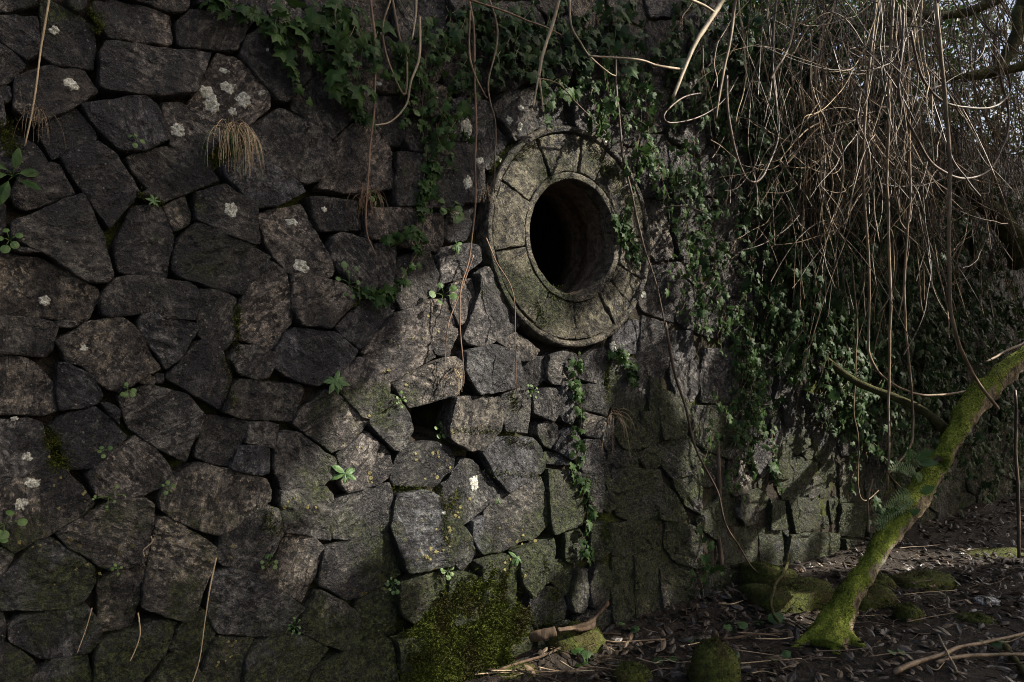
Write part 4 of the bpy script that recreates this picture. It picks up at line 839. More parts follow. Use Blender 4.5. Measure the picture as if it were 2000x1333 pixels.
for i in range(270):
    x = curtain_px(); reach = 480+230*math.exp(-((x-1790)/190)**2) if x > 1500 else 330
    y0 = random.uniform(-120, 90) if random.random() < 0.7 else random.uniform(50, 330)
    y1 = min(y0+random.uniform(220, 640), random.uniform(0.6, 1.12)*reach)
    off = random.uniform(0.12, 0.45) if x < 1680 else random.uniform(0.15, 1.0)
    L = max(0.35, (y1-y0)/1500*on_wall(x, 300, WALL2_OFF+off).y)
    C = catmull(vine_path(x, y0, L, off), 3); r = random.choice((.0028, .0032, .004, .005, .0065))
    vb = MB(); vb.add(*tube_geo(C, lambda t: r*(1-0.6*t)*(1+0.25*(random.random() < 0.08)), 5))
    for _ in range(random.choice((0, 1, 1, 2, 3))):
        i = random.randrange(1, len(C)-1); q = C[i]; dd = ((C[i+1]-C[i-1]).normalized()+D*random.gauss(0, 0.9)+N*random.gauss(0, 0.5)).normalized(); P = [q]
        for k in range(random.randint(3, 8)): dd = (dd+Z*random.gauss(-0.1, 0.1)+D*random.gauss(0, .12)).normalized(); P.append(P[-1]+dd*0.06)
        vb.add(*tube_geo(P, lambda t: r*0.55*(1-0.6*t), 4))
    v, f = vb.v, vb.f
    mt = random.choice((M_VINE, M_VINE, M_VINE_DK, M_DRY))
    shade_w = {'vine_bark': 'brown', 'vine_bark_dark': 'dark', 'dry_grass': 'straw-coloured'}[mt.name]
    xm = PCX+FPX*C[len(C)//2].x/C[len(C)//2].y
    where = 'near the deep U-shaped vine' if xm < 1560 else 'above the straight pale vine' if xm < 1760 else 'about the large vine loop' if xm < 1930 else 'by the right edge'
    thick = 'thin' if r < .0045 else 'sturdy'; lng = 'short' if L < 0.9 else 'long'
    tag(put(HV, mesh_of(HV, v, f, mt)), '%s %s %s bare stem in the tangled curtain, %s' % (lng, thick, shade_w, where), 'vine', 'hanging vines of the curtain')
for key, mat in (('a', M_VINE), ('b', M_VINE_DK)):
    mb = MB()
    for i in range(430):
        x = curtain_px(); reach = 540+170*math.exp(-((x-1790)/190)**2) if x > 1500 else 400
        y0 = random.uniform(-140, 460); off = random.uniform(0.06, 0.40) if x < 1680 else random.uniform(0.1, 0.9)
        L = random.uniform(0.25, 1.5)
        if y0+L*270 > reach: L = max(0.2, (reach-y0)/270)
        P = vine_path(x, y0, L, off)
        if random.random() < 0.5:
            q = Vector((random.gauss(0, 1), random.gauss(0, 0.6), random.gauss(0, 1))).normalized()
            P = [P[0]+q*0.1*k+Vector((0, 0, -0.012*k*k)) for k in range(random.randint(3, 9))]
        v, f = tube_geo(catmull(P, 2), random.uniform(.0018, .0042), 4, cap=False); mb.add(v, f)
    tag(put('vine_tangle', mb.mesh('vine_tangle', mat)), 'dense tangle of thin bare stems behind the hanging vines' if key == 'a' else 'dark twigs filling the tangle over the wall', 'vines', kind='stuff')

# ------------------------------------------------------------------ leaning mossy tree
base = on_ground(1632, 1258)
tp = [at_depth(1618, 1275, 4.00), at_depth(1633, 1213, 4.12), at_depth(1661, 1162, 4.18), at_depth(1695, 1111, 4.25), at_depth(1725, 1060, 4.32), at_depth(1758, 1009, 4.40), at_depth(1800, 955, 4.48), at_depth(1840, 900, 4.57), at_depth(1870, 840, 4.66), at_depth(1905, 785, 4.76), at_depth(1953, 735, 4.88), at_depth(2030, 670, 5.1), at_depth(2130, 560, 5.4), at_depth(2220, 400, 5.8), at_depth(2290, 150, 6.3), at_depth(2330, -150, 6.6)]
tree = thing('leaning_tree', tp[0], 'leaning tree trunk furred with green moss, right foreground', 'tree')
C = catmull(tp, 10); C_TRUNK = list(C)
def trad(t): return 0.063+0.05*max(0, 1-t/0.09)**2+0.010*math.sin(t*23)-0.02*max(0, t-0.6)
v, f = tube_geo(C, trad, 30, 0.22, 4.0)
kn = at_depth(1834, 908, 4.49)
v = [Vector(p) for p in v]
for i, p in enumerate(v):
    p += (p-C[i//30])*(0.16*fbm(p.x*22, p.y*22, p.z*15, 4)+0.14*fbm(p.x*7, p.y*7, p.z*7+3, 2))
axis = at_depth(1838, 900, 4.62)
for p in v:
    d = (p-kn).length
    if d < 0.075: p += (axis-p)*0.95*max(0, 1-d/0.075)**0.6
trunk = put('trunk', mesh_of('trunk', v, f, M_BARK), tree)
for ra, rl in ((3.4, .26), (4.5, .20), (5.6, .24), (0.3, .22), (1.9, .2)):
    b0 = Vector((base.x-0.02, base.y+0.02, 0.10)); q = Vector((math.cos(ra), math.sin(ra), 0))
    v, f = tube_geo(catmull([b0, b0+q*rl*0.45-Z*0.06, b0+q*rl*0.8-Z*0.10, b0+q*rl*1.2-Z*0.16], 6), lambda t: 0.042-0.03*t, 12, 0.35, ra)
    put('root', mesh_of('root', v, f, M_BARK), tree)
lp = [at_depth(1845, 838, 4.75), at_depth(1800, 800, 4.95), at_depth(1730, 770, 5.1), at_depth(1674, 747, 5.2), at_depth(1618, 706, 5.3), at_depth(1582, 670, 5.35), at_depth(1578, 600, 5.35), at_depth(1572, 560, 5.3)]
v, f = tube_geo(catmull(lp, 8), lambda t: 0.030-0.014*t, 10, 0.3, 7)
put('limb', mesh_of('limb', v, f, M_LIMB), tree)
lp = [at_depth(2160, 530, 5.5), at_depth(2050, 300, 5.2), at_depth(1990, 160, 5.0), at_depth(1955, 125, 4.95)]
v, f = tube_geo(catmull([at_depth(2230, 380, 5.9), at_depth(2080, 100, 5.6), at_depth(1995, 20, 5.4), at_depth(1985, 80, 5.35), at_depth(1955, 128, 5.3), at_depth(1890, 148, 5.2), at_depth(1830, 158, 5.2)], 8), lambda t: 0.05-0.035*t, 10, 0.3, 3)
put('limb', mesh_of('limb', v, f, M_LIMB), tree)
# moss fur on the upper left side of the trunk
def blades(name, pts, nrms, L, w, mat, parent=None, jit=0.5, curve=0.0):
    V, F = [], []
    for p, n in zip(pts, nrms):
        d = (n+Vector((random.gauss(0, jit), random.gauss(0, jit), random.gauss(0, jit)))).normalized(); s = d.orthogonal().normalized()
        s = (s*math.cos(6.3*random.random())+d.cross(s)*math.sin(6.3*random.random())).normalized()
        l = L*random.uniform(0.5, 1.4); k = len(V)
        V += [p-s*w, p+s*w, p+d*l*0.6+s*w*0.7, p+d*l+Vector((0, 0, -curve*l))]; F += [(k, k+1, k+2), (k, k+2, k+3)]
    return tag(put(name, mesh_of(name, V, F, mat, False), parent), kind='stuff')
mp, mn = [], []
mdir = Vector((-0.62, -0.30, 0.72)).normalized()
me = trunk.data; polys = [p for p in me.polygons if len(p.vertices) == 4]
off3 = PLOC[tree.name]
wts = [max(0, p.normal.dot(mdir)+1.6*fbm(p.center.x*5, p.center.y*5, p.center.z*5, 3)-0.05)*p.area for p in polys]
for p in random.choices(polys, wts, k=7000):
    a = [me.vertices[i].co for i in p.vertices]; r1, r2 = random.random(), random.random()
    mp.append(a[0].lerp(a[1], r1).lerp(a[3].lerp(a[2], r1), r2)); mn.append(Vector(p.normal))
blades('moss_fur', mp, mn, 0.014, 0.0016, M_MOSS2, tree, 0.55)

# fern fronds on the trunk
def frond(mbx, base, d, up, L, n=8):
    d = d.normalized(); side = d.cross(up).normalized(); nn = side.cross(d)
    for i in range(n):
        t = (i+0.6)/n; p = base+d*L*t-Z*L*0.25*t*t; w = L*0.34*math.sin(math.pi*min(1, 0.25+0.75*t)**1.0)*(1-0.25*t)+0.004
        for sg in (-1, 1):
            q = side*sg+d*0.45-Z*0.12; q = q.normalized(); b = d*0.0058
            k = [p-b, p+q*w*0.55-b*0.9, p+q*w, p+q*w*0.55+b*0.9, p+b]
            mbx.add(k, [(0, 1, 2), (0, 2, 4), (4, 2, 3)])
    P = [base+d*L*t-Z*L*0.25*t*t for t in (0, .33, .66, 1)]; v, f = tube_geo(P, 0.0015, 4); mbx.add(v, f)
fern = thing('fern', at_depth(1780, 960, 4.42), 'green fern growing along the upper side of the leaning trunk', 'fern')
for (x, y, a, L) in [(1775, 905, 100, .13), (1790, 900, 60, .12), (1770, 915, 160, .13), (1790, 925, 150, .13), (1800, 940, 120, .09), (1780, 965, 175, .14), (1785, 975, 200, .13), (1760, 985, 165, .12), (1765, 990, 190, .12), (1770, 1000, 140, .10), (1745, 1005, 185, .13), (1740, 1015, 200, .10), (1800, 965, 60, .09), (1795, 905, 20, .09), (1735, 1022, 150, .09), (1775, 1008, 60, .08)]:
    mb = MB(); th = math.radians(a); frond(mb, at_depth(x, y, 4.34), Vector((math.cos(th), -0.35, math.sin(th)*0.8)), Vector((0.1, -0.9, 0.4)), L*1.05)
    put('frond', mb.mesh('frond', M_FERN, False), fern)

# ------------------------------------------------------------------ background trees past the wall
def leaf_cloud(centres, n, spread, size, mat, name, parent, kind='lan'):
    ms = []
    for _ in range(n):
        c = random.choice(centres); p = c+Vector((random.gauss(0, spread), random.gauss(0, spread), random.gauss(0, spread*0.7)))
        ms.append(leaf_mat(p, Vector((random.gauss(0, .7), random.gauss(0, .7), 1)), Vector((random.gauss(0, 1), random.gauss(0, 1), -0.6)), size*random.uniform(0.6, 1.3)))
    return tag(put(name, joined(name, kind, ms, mat), parent), kind='stuff')
def bg_tree(label, foot, tips, crown_n, spread, size, r=0.12):
    t = thing('background_tree', foot, label, 'tree', 'trees beyond the wall')
    top = sum(tips, Vector((0, 0, 0)))/len(tips); mid = foot.lerp(top, 0.6)
    v, f = tube_geo(wob(catmull([foot, foot.lerp(mid, 0.5), mid, top], 6), 0.2, random.uniform(0, 50)), lambda q: r*(1-0.7*q), 9, 0.2); put('trunk', mesh_of('trunk', v, f, M_VINE_DK), t)
    cs = []
    for tp_ in tips:
        v, f = tube_geo(wob(catmull([mid, mid.lerp(tp_, 0.5)+Vector((0, 0, 0.2)), tp_], 6), 0.15, random.uniform(0, 50)), lambda q: r*0.45*(1-0.8*q), 6, 0.2); put('limb', mesh_of('limb', v, f, M_VINE_DK), t)
        cs += [tp_, mid.lerp(tp_, 0.7)]
        for _ in range(10):
            a = mid.lerp(tp_, random.uniform(0.3, 1)); b = a+Vector((random.gauss(0, .5), random.gauss(0, .5), random.gauss(0.1, .4)))
            cs.append(b)
    if crown_n: leaf_cloud(cs, crown_n, spread, size, M_CROWN, 'crown', t)
    mb = MB()
    for _ in range(160):
        a = random.choice(cs); b = a+Vector((random.gauss(0, .45), random.gauss(0, .45), random.gauss(0, .45)))
        v, f = tube_geo(wob(catmull([a, b], 4), 0.1, random.uniform(0, 9)), 0.006, 4, cap=False); mb.add(v, f)
    tag(put('twigs', mb.mesh('twigs', M_VINE), t), kind='stuff')
    return t
def pxp(x, y, d): return at_depth(x, y, d)
bg_tree('leafy tree behind the wall top showing gaps of sky, upper right', Vector((5.2, 11.5, 3.0)), [pxp(1650, 40, 10), pxp(1780, 120, 10.5), pxp(1840, 30, 11), pxp(1720, -120, 10)], 2600, 0.42, 0.13)
bg_tree('bare twiggy tree against the sky in the top right corner', Vector((7.6, 11.2, 0.5)), [pxp(1900, 120, 11), pxp(1960, 230, 10.5), pxp(2040, 60, 11.5), pxp(1900, 250, 11.5), pxp(1980, 330, 11)], 420, 0.5, 0.11)
bg_tree('dark tree behind the wall above the vine curtain', Vector((3.2, 9.6, 3.6)), [pxp(1380, -60, 7.5), pxp(1480, 20, 8), pxp(1560, -80, 8.5), pxp(1270, -90, 7)], 2400, 0.40, 0.13)
cs = []
for _ in range(150):
    x, y = random.uniform(1350, 2150), random.uniform(-80, 520)
    if x > 1820 and y < 110 and random.random() < 0.75: continue
    cs.append(at_depth(x, y, random.uniform(10.5, 14)))
th = leaf_cloud(cs, 7500, 0.36, 0.15, M_CROWN, 'thicket', None); tag(th, 'far green thicket filling the gaps behind the vine curtain', 'thicket')
b = put('tree_limb', mesh_of('tree_limb', *tube_geo(catmull([at_depth(2080, 380, 6.6), at_depth(2000, 500, 6.4), at_depth(1985, 470, 6.3), at_depth(1925, 400, 6.2), at_depth(1870, 360, 6.1)], 8), lambda t: 0.12-0.07*t, 14, 0.25, 3), M_LIMB))
tag(b, 'mossy crooked limb behind the vine loops at the right edge', 'limb')
b = put('tree_limb', mesh_of('tree_limb', *tube_geo(catmull(T(tw, [(1560, 360), (1480, 382), (1330, 420), (1200, 450), (1120, 465)]) and [at_depth(x, y, 5.6) for x, y in T(tw, [(1560, 360), (1480, 382), (1330, 420), (1200, 450), (1120, 465)])], 8), lambda t: 0.045-0.032*t, 10, 0.25, 3), M_LIMB))
tag(b, 'dark mossy limb reaching in from the right edge over the vines', 'limb')
b = put('tree_limb', mesh_of('tree_limb', *tube_geo(catmull([at_depth(x, y, 5.4) for x, y in T(tw, [(1500, -60), (1470, 100), (1430, 230), (1350, 370), (1300, 440)])], 8), lambda t: 0.055-0.02*t, 10, 0.25, 3), M_LIMB))
tag(b, 'dark limb dropping from the top right corner', 'limb')
b = put('tree_limb', mesh_of('tree_limb', *tube_geo(catmull([at_depth(x, y, 5.2) for x, y in T(tw, [(1340, -10), (1150, 70), (950, 95), (780, 80), (640, 130), (560, 170)])], 8), lambda t: 0.035-0.02*t, 10, 0.25, 3), M_LIMB))
tag(b, 'dark gnarled branch running level above the vine curtain', 'limb')

# ------------------------------------------------------------------ moss mound at the wall foot
def in_mound(px, py):
    P = [(765, 1360), (775, 1240), (820, 1205), (815, 1180), (845, 1160), (870, 1168), (895, 1128), (945, 1105), (990, 1118), (1000, 1160), (1038, 1190), (1042, 1225), (1010, 1255), (1000, 1290), (985, 1330), (900, 1365)]
    return inside((px+22*fbm(px*0.03, py*0.03, 1.5, 3), py+22*fbm(px*0.03, py*0.03, 8.5, 3)), P)
mp, mn = [], []
gv2, gf2 = [], []
step = 7; idx = {}
for i, px in enumerate(range(770, 1060, step)):
    for j, py in enumerate(range(1095, 1380, step)):
        if not in_mound(px, py): continue
        e = sum(in_mound(px+dx, py+dy) for dx, dy in ((14, 0), (-14, 0), (0, 14), (0, -14), (28, 0), (-28, 0), (0, 28), (0, -28)))/8
        bulge = 0.012*e*(1+0.9*fbm(px*0.025, py*0.025, 3, 3))+0.018*e*max(0, (py-1180)/160)
        idx[(i, j)] = len(gv2); gv2.append(on_wall(px, py, 0.0)+N*(bulge+0.004+0.012*fbm(px*0.06, py*0.06, 9, 2)))
for (i, j) in idx:
    if (i+1, j) in idx and (i, j+1) in idx and (i+1, j+1) in idx: gf2.append((idx[(i, j)], idx[(i, j+1)], idx[(i+1, j+1)], idx[(i+1, j)]))
mound = thing('moss_cushion', on_wall(900, 1330), 'large cushion of shaggy green and brown moss at the wall foot', 'moss')
o = put('moss_bed', mesh_of('moss_bed', gv2, gf2, M_MOSS), mound)
for q in gf2:
    a = [gv2[i] for i in q]; nrm = (a[1]-a[0]).cross(a[3]-a[0]).normalized()
    for _ in range(24):
        r1, r2 = random.random(), random.random(); mp.append(a[0].lerp(a[1], r1).lerp(a[3].lerp(a[2], r1), r2)); mn.append(nrm+Vector((0, 0, 0.55)))
for _ in range(5200):
    px, py = random.uniform(750, 1075), random.uniform(1070, 1335)
    if in_mound(px, py): continue
    near = sum(in_mound(px+dx, py+dy) for dx, dy in ((16, 0), (-16, 0), (0, 16), (0, -16), (30, 10), (-30, 10), (0, 32), (0, -32)))/8
    if random.random() < near*1.6 and fbm(px*0.05, py*0.05, 2, 2) > -0.1:
        u, z = px2uz(px, py); mp.append(W(u, z, max(-0.02, surf(u, z)))); mn.append(N+Z*0.5)
blades('moss_strands', mp, mn, 0.024, 0.0020, M_MOSS, mound, 0.5)
# moss lining some of the joints
mp, mn = [], []
for (x0, y0, x1, y1, n, w) in [(1187, 700, 1186, 790, 500, 4), (1143, 930, 1152, 1010, 500, 4), (985, 860, 1040, 870, 260, 5), (880, 840, 1010, 845, 300, 4), (860, 960, 862, 1060, 500, 4), (770, 953, 860, 957, 260, 4), (905, 960, 880, 1000, 300, 6), (465, 600, 462, 690, 500, 4), (440, 700, 450, 790, 300, 6), (1000, 770, 1010, 800, 200, 5), (710, 565, 690, 600, 200, 4), (955, 925, 1060, 930, 200, 4), (90, 850, 110, 870, 400, 9), (100, 905, 130, 900, 400, 9), (515, 1000, 535, 1040, 400, 10), (1175, 1010, 1180, 1060, 300, 5), (1060, 1090, 1065, 1115, 260, 4), (5, 250, 30, 300, 500, 10), (180, 20, 195, 60, 240, 7), (1090, 1150, 1085, 1180, 200, 4), (270, 380, 320, 400, 260, 4), (1000, 290, 960, 330, 500, 6), (1150, 300, 1200, 350, 420, 7), (850, 600, 1085, 590, 0, 3), (1060, 575, 1100, 570, 300, 8), (1150, 300, 1210, 380, 500, 9), (1010, 1190, 1080, 1250, 500, 14), (1070, 1190, 1090, 1250, 300, 10), (1040, 590, 1060, 640, 300, 7), (960, 330, 985, 300, 350, 6), (1000, 310, 1040, 280, 320, 6), (1210, 380, 1235, 420, 500, 12)]:
    for _ in range(n):
        t = random.random(); px = x0+(x1-x0)*t+random.gauss(0, w); py = y0+(y1-y0)*t+random.gauss(0, w)
        u, z = px2uz(px, py); inr = (u-UC)**2+(z-ZC)**2 < (RR*0.99)**2
        h = surf(u, z)
        mp.append(W(u, z, max(h, -0.03)+(0.0 if h > -0.01 else 0.006))); mn.append(N+Z*0.5)
blades('joint_moss', mp, mn, 0.011, 0.0018, M_MOSS, wall, 0.6)

# ------------------------------------------------------------------ mossy blocks and rocks
def rock(name, label, cat, c, sx, sy, sz, rz, mat, boxy=0.0, fur=0, group=None, tilt=0.0):
    v, f = [], []; nu, nv = 28, 16
    for j in range(nv+1):
        ph = math.pi*j/nv-math.pi/2
        for i in range(nu):
            a = 2*math.pi*i/nu; x, y, z = math.cos(a)*math.cos(ph), math.sin(a)*math.cos(ph), math.sin(ph)
            if boxy: m = max(abs(x), abs(y), abs(z)); k = (1-boxy)+boxy/m; x, y, z = x*k, y*k, z*k
            k = 1+0.13*fbm(x*1.6+c.x*5, y*1.6+c.y*5, z*1.6, 3)+0.05*fbm(x*6+c.x, y*6, z*6, 2)
            v.append(Vector((x*sx*k, y*sy*k, z*sz*k)))
    for j in range(nv):
        for i in range(nu):
            a = j*nu+i; b = j*nu+(i+1) % nu; f.append((a, b, b+nu, a+nu))
    Rm = Matrix.Rotation(rz, 3, 'Z') @ Matrix.Rotation(tilt, 3, 'Y')
    v = [Rm @ p+c for p in v]
    t = thing(name, c-Vector((0, 0, sz)), label, cat, group)
    put('body', mesh_of('body', v, f, mat), t)
    if fur:
        mp, mn = [], []
        for q in random.choices(f, k=fur):
            a = [v[i] for i in q]; n = (a[1]-a[0]).cross(a[3]-a[0])
            if n.length < 1e-7: continue
            n.normalize()
            if n.z < random.uniform(-0.6, 0.3): continue
            r1, r2 = random.random(), random.random(); mp.append(a[0].lerp(a[1], r1).lerp(a[3].lerp(a[2], r1), r2)); mn.append(n)
        blades('moss_fur', mp, mn, 0.014, 0.0017, M_MOSS2, t, 0.5)
    return t
def gr(x, y, dz=0.0): p = on_ground(x, y); return Vector((p.x, p.y, dz))
rock('mossy_block', 'squared fallen block under moss, left of the leaning trunk', 'block', at_depth(1545, 1188, 4.62)+Vector((0, 0, 0.0)), 0.27, 0.15, 0.135, TH*0.5, M_MOSS2, 0.85, 2600)
rock('mossy_block', 'smaller mossy block showing right of the trunk base', 'block', at_depth(1690, 1188, 4.72), 0.15, 0.14, 0.12, 0.3, M_MOSS2, 0.85, 1400)
rock('mossy_block', 'mossy slab leaning on the block wall behind the fallen block', 'block', at_depth(1500, 1135, 4.95), 0.20, 0.13, 0.10, 0.7, M_MOSS2, 0.7, 1100, tilt=0.25)
rock('mossy_rock', 'rounded mossy rock beside the rotten wood at the wall foot', 'rock', gr(1120, 1275, 0.03), 0.17, 0.13, 0.11, 0.3, M_MOSS2, 0.2, 1600)
rock('mossy_rock', 'pointed mossy rock at the bottom edge', 'rock', gr(1395, 1335, 0.03), 0.12, 0.12, 0.17, 0.4, M_MOSS2, 0.0, 1300)
rock('mossy_rock', 'low mossy stone right of the moss cushion at the bottom', 'rock', gr(1000, 1325, 0.0), 0.13, 0.10, 0.06, 0.2, M_MOSS2, 0.2, 900)
rock('mossy_rock', 'low mossy stone at the bottom edge left of the pointed rock', 'rock', gr(1235, 1325, 0.0), 0.10, 0.09, 0.06, 0.2, M_MOSS2, 0.2, 700)
rock('mossy_rock', 'largest mossy slab on the shaded ground behind the trunk', 'rock', gr(1800, 1140, -0.03), 0.22, 0.12, 0.09, 0.3, M_MOSS2, 0.7, 1200)
rock('mossy_rock', 'long mossy ledge far back at the right edge', 'rock', gr(1930, 1080, -0.045), 0.30, 0.09, 0.07, 0.2, M_MOSS2, 0.6, 900)
rock('mossy_rock', 'small mossy stone in the litter right of the trunk base', 'rock', gr(1775, 1205, 0.01), 0.08, 0.07, 0.06, 0.2, M_MOSS2, 0.2, 500)
rock('mossy_rock', 'flat mossy stone in the litter near the right edge', 'rock', gr(1905, 1210, -0.01), 0.11, 0.06, 0.04, -0.3, M_MOSS2, 0.2, 500)
rock('mossy_rock', 'small mossy stone left of the trunk on the far ground', 'rock', gr(1715, 1150, 0.02), 0.10, 0.08, 0.07, 0.2, M_MOSS2, 0.3, 400)
rock('stone_chunk', 'grey bare stone lying in the litter at the right', 'stone', gr(1925, 1180, 0.01), 0.08, 0.06, 0.03, 0.2, M_STONE, 0.4)

# ------------------------------------------------------------------ rotten wood, sticks, litter
def gstick(label, pts, r0, r1, mat, name='stick', h=0.03, cat='stick', group=None, nz=0.3, sides=7):
    P = []
    for x, y in pts:
        p = on_ground(x, y); p.z = ground_h(p.x, p.y)+h; P.append(p)
    v, f = tube_geo(wob(catmull(P, 7), 0.015, random.uniform(0, 60)), lambda t: r0+(r1-r0)*t, sides, nz, random.uniform(0, 60))
    return tag(put(name, mesh_of(name, v, f, mat)), label, cat, group)
t12 = (800, 950, 3.48)
v, f = tube_geo(catmull([on_wall(1188, 1176, 0.05), on_wall(1165, 1205, 0.07), on_wall(1145, 1222, 0.10), on_wall(1115, 1226, 0.13), on_wall(1090, 1232, 0.15)], 8), lambda t: 0.006+0.008*math.sin(3*t), 14, 1.5, 5)
tag(put('rotten_log', mesh_of('rotten_log', v, f, M_WOOD)), 'crooked piece of rotten wood resting against the wall foot', 'wood')
v, f = tube_geo(catmull([on_wall(1035, 1245, 0.12), on_wall(1060, 1240, 0.17), on_wall(1085, 1232, 0.2)], 8), lambda t: 0.022, 8, 0.6, 5)
tag(put('rotten_log', mesh_of('rotten_log', v, f, M_WOOD)), 'reddish rotten stump end left of the crooked wood', 'wood')
gstick('long curved stick on the litter below the mossy rock', T(t12, [(600, 1345), (900, 1250), (1100, 1165), (1300, 1112), (1440, 1105)]), .007, .005, M_WOOD)
gstick('thin dark stick lying level in front of the mossy rock', T(t12, [(700, 1170), (900, 1165), (1200, 1118), (1400, 1150), (1740, 1135)]), .005, .004, M_VINE)
gstick('stick rising from the rotten wood towards the lower right', T(t12, [(830, 960), (930, 1050), (1050, 1120), (1130, 1190)]), .007, .004, M_VINE_DK, h=.06)
gstick('long forked stick at the bottom right', T(tx, [(480, 1340), (640, 1270), (780, 1210), (990, 1168)]), .012, .008, M_VINE, h=.04)
gstick('second long stick under the forked stick at the bottom right', T(tx, [(640, 1290), (780, 1255), (990, 1232)]), .011, .009, M_VINE, h=.03)
gstick('short stick standing at the bottom edge right of centre', T(tx, [(650, 1190), (680, 1260), (715, 1340)]), .005, .004, M_PALE, h=.05)
gstick('mossy stick end at the bottom right corner', T(tx, [(910, 1205), (950, 1260), (990, 1320)]), .018, .016, M_LIMB, h=.03)
gstick('stick lying left of the trunk base in front of the fallen block', T(t13, [(410, 1222), (520, 1190), (640, 1178)]), .007, .006, M_WOOD)
gstick('curved twig arching over the front of the fallen block', T(t13, [(665, 945), (640, 1010), (610, 1080), (605, 1150), (630, 1200)]), .010, .009, M_LIMB, h=.12)
for k in range(70):
    x, y = random.uniform(900, 2000), 0; lo = 1335-max(0, (x-950))*0.36+30; y = random.uniform(max(1010, lo), 1335)
    a = random.uniform(-0.5, 0.5); L = random.uniform(30, 130)
    gstick('thin dead twig in the litter, '+('near the moss cushion' if x < 1180 else 'before the near wall end' if x < 1450 else 'about the trunk base' if x < 1720 else 'right of the trunk')+(' at the bottom edge' if y > 1270 else ' farther back'), [(x, y), (x+L*0.5*math.cos(a), y+L*0.2*math.sin(a)+random.gauss(0, 4)), (x+L*math.cos(a), y+L*0.4*math.sin(a))], random.uniform(.002, .0045), .0018, random.choice((M_VINE, M_VINE_DK, M_WOOD, M_DRY)), 'twig', random.uniform(.012, .045), 'twig', 'twigs in the litter', 0.0, 5)
def litter(name, label, n, mat, smin, smax):
    ms = []
    while len(ms) < n:
        p = Vector((random.uniform(-0.8, 7.0), random.uniform(1.2, 10.0)**1.0, 0)); d = (p-O).dot(N)
        if d < (0.02 if (p-O).dot(D) < U_END else WALL2_OFF+0.02) or (p.y > 6 and random.random() < 0.4): continue
        p.z = ground_h(p.x, p.y)+random.uniform(0.004, 0.030)
        ms.append(leaf_mat(p, Vector((random.gauss(0, .45), random.gauss(0, .45), 1)), Vector((random.gauss(0, 1), random.gauss(0, 1), 0)), random.uniform(smin, smax)))
    tag(put(name, joined(name, 'lan', ms, mat)), label, 'leaf litter', kind='stuff')
litter('leaf_litter', 'dark wet fallen leaves covering the ground', 12000, M_LIT1, .035, .095)
litter('brown_litter', 'paler brown fallen leaves scattered over the ground', 3600, M_LIT2, .020, .075)
mb = MB()
for k in range(900):
    p = Vector((random.uniform(-0.6, 6.5), random.uniform(1.6, 9), 0))
    if (p-O).dot(N) < 0.03: continue
    p.z = ground_h(p.x, p.y)+random.uniform(.01, .035); a = random.uniform(0, 6.3); L = random.uniform(.06, .3)
    v, f = tube_geo([p, p+Vector((math.cos(a), math.sin(a), random.gauss(0, .08)))*L*0.5+Vector((0, 0, .01)), p+Vector((math.cos(a+.2), math.sin(a+.2), random.gauss(0, .08)))*L], random.uniform(.0012, .003), 4, cap=False); mb.add(v, f)
tag(put('fine_twigs', mb.mesh('fine_twigs', M_VINE_DK)), 'fine broken twigs mixed into the leaf litter', 'twigs', kind='stuff')

# ------------------------------------------------------------------ small plants
def plant(label, px, py, kind, leaves, size, mat=None, off=0.03, ground=False, cat='plant', up=0.3, spread=1.0, stemlen=0.0):
    mat = mat or M_HERB
    if ground: b = on_ground(px, py); b.z = ground_h(b.x, b.y)+0.01; nrm = Vector((0, -0.5, 1)).normalized()
    else: b = on_wall(px, py, off); nrm = (N+Z*0.35).normalized()
    t = thing('small_plant', b, label, cat); me = leaf_mesh(kind, mat)
    st = MB(); e1 = nrm.cross(Z) if not ground else Vector((1, 0, 0)); e1.normalize(); e2 = nrm.cross(e1)
    for i in range(leaves):
        a = 2*math.pi*i/leaves+random.gauss(0, .35); r = e1*math.cos(a)+e2*math.sin(a)
        s = size*random.uniform(0.65, 1.2); L = stemlen*random.uniform(0.5, 1.2)
        p = b+(r*spread+nrm*up*random.uniform(0.5, 1.5)).normalized()*L
        if L > 0:
            v, f = tube_geo([b, b.lerp(p, .5)+nrm*L*0.15, p], 0.0013, 4); st.add(v, f)
        put('leaf', me, t, leaf_mat(p, nrm+r*random.gauss(0.1, .25)+Vector((random.gauss(0, .25), random.gauss(0, .25), 0.2)), r+nrm*up-Z*0.25, s))
    if st.v: put('stem', st.mesh('stem', mat), t)
    return t
plant('leafy rosette of narrow green leaves in the lower middle of the wall', 674, 925, 'lan', 7, .062, M_FERN, up=.45)
plant('bushy green herb in the joint left of the sunlit stones', 655, 745, 'lan', 14, .055, M_FERN, up=.5)
plant('cluster of round pale leaves by the white lichen left of the round opening', 878, 412, 'rnd', 9, .034, up=.6, stemlen=.05)
plant('cluster of round leaves in the joint below left of the round opening', 865, 578, 'rnd', 5, .034, up=.5, stemlen=.04)
plant('trailing round-leaved weed in the shaded middle of the wall', 682, 555, 'rnd', 7, .027, M_FERN, up=.4, stemlen=.06)
plant('single heart-shaped leaf near the trailing ivy', 800, 214, 'rnd', 2, .032, up=.4, stemlen=.02)
plant('dark broad-leaved seedling at the left edge', 25, 345, 'lan', 6, .085, M_IVY, up=.4, stemlen=.03)
plant('small bright seedling below the broad-leaved seedling at the left edge', 18, 470, 'rnd', 5, .026, up=.5, stemlen=.025)
plant('seedling with a yellowing leaf at the lower left edge', 8, 1025, 'rnd', 6, .034, up=.6, stemlen=.04)
plant('tiny green sprout under the wet glossy stone', 250, 763, 'rnd', 6, .020, up=.5, stemlen=.015)
plant('tiny three-leaved sprout among dark stones at lower left', 203, 882, 'rnd', 4, .018, up=.5, stemlen=.015)
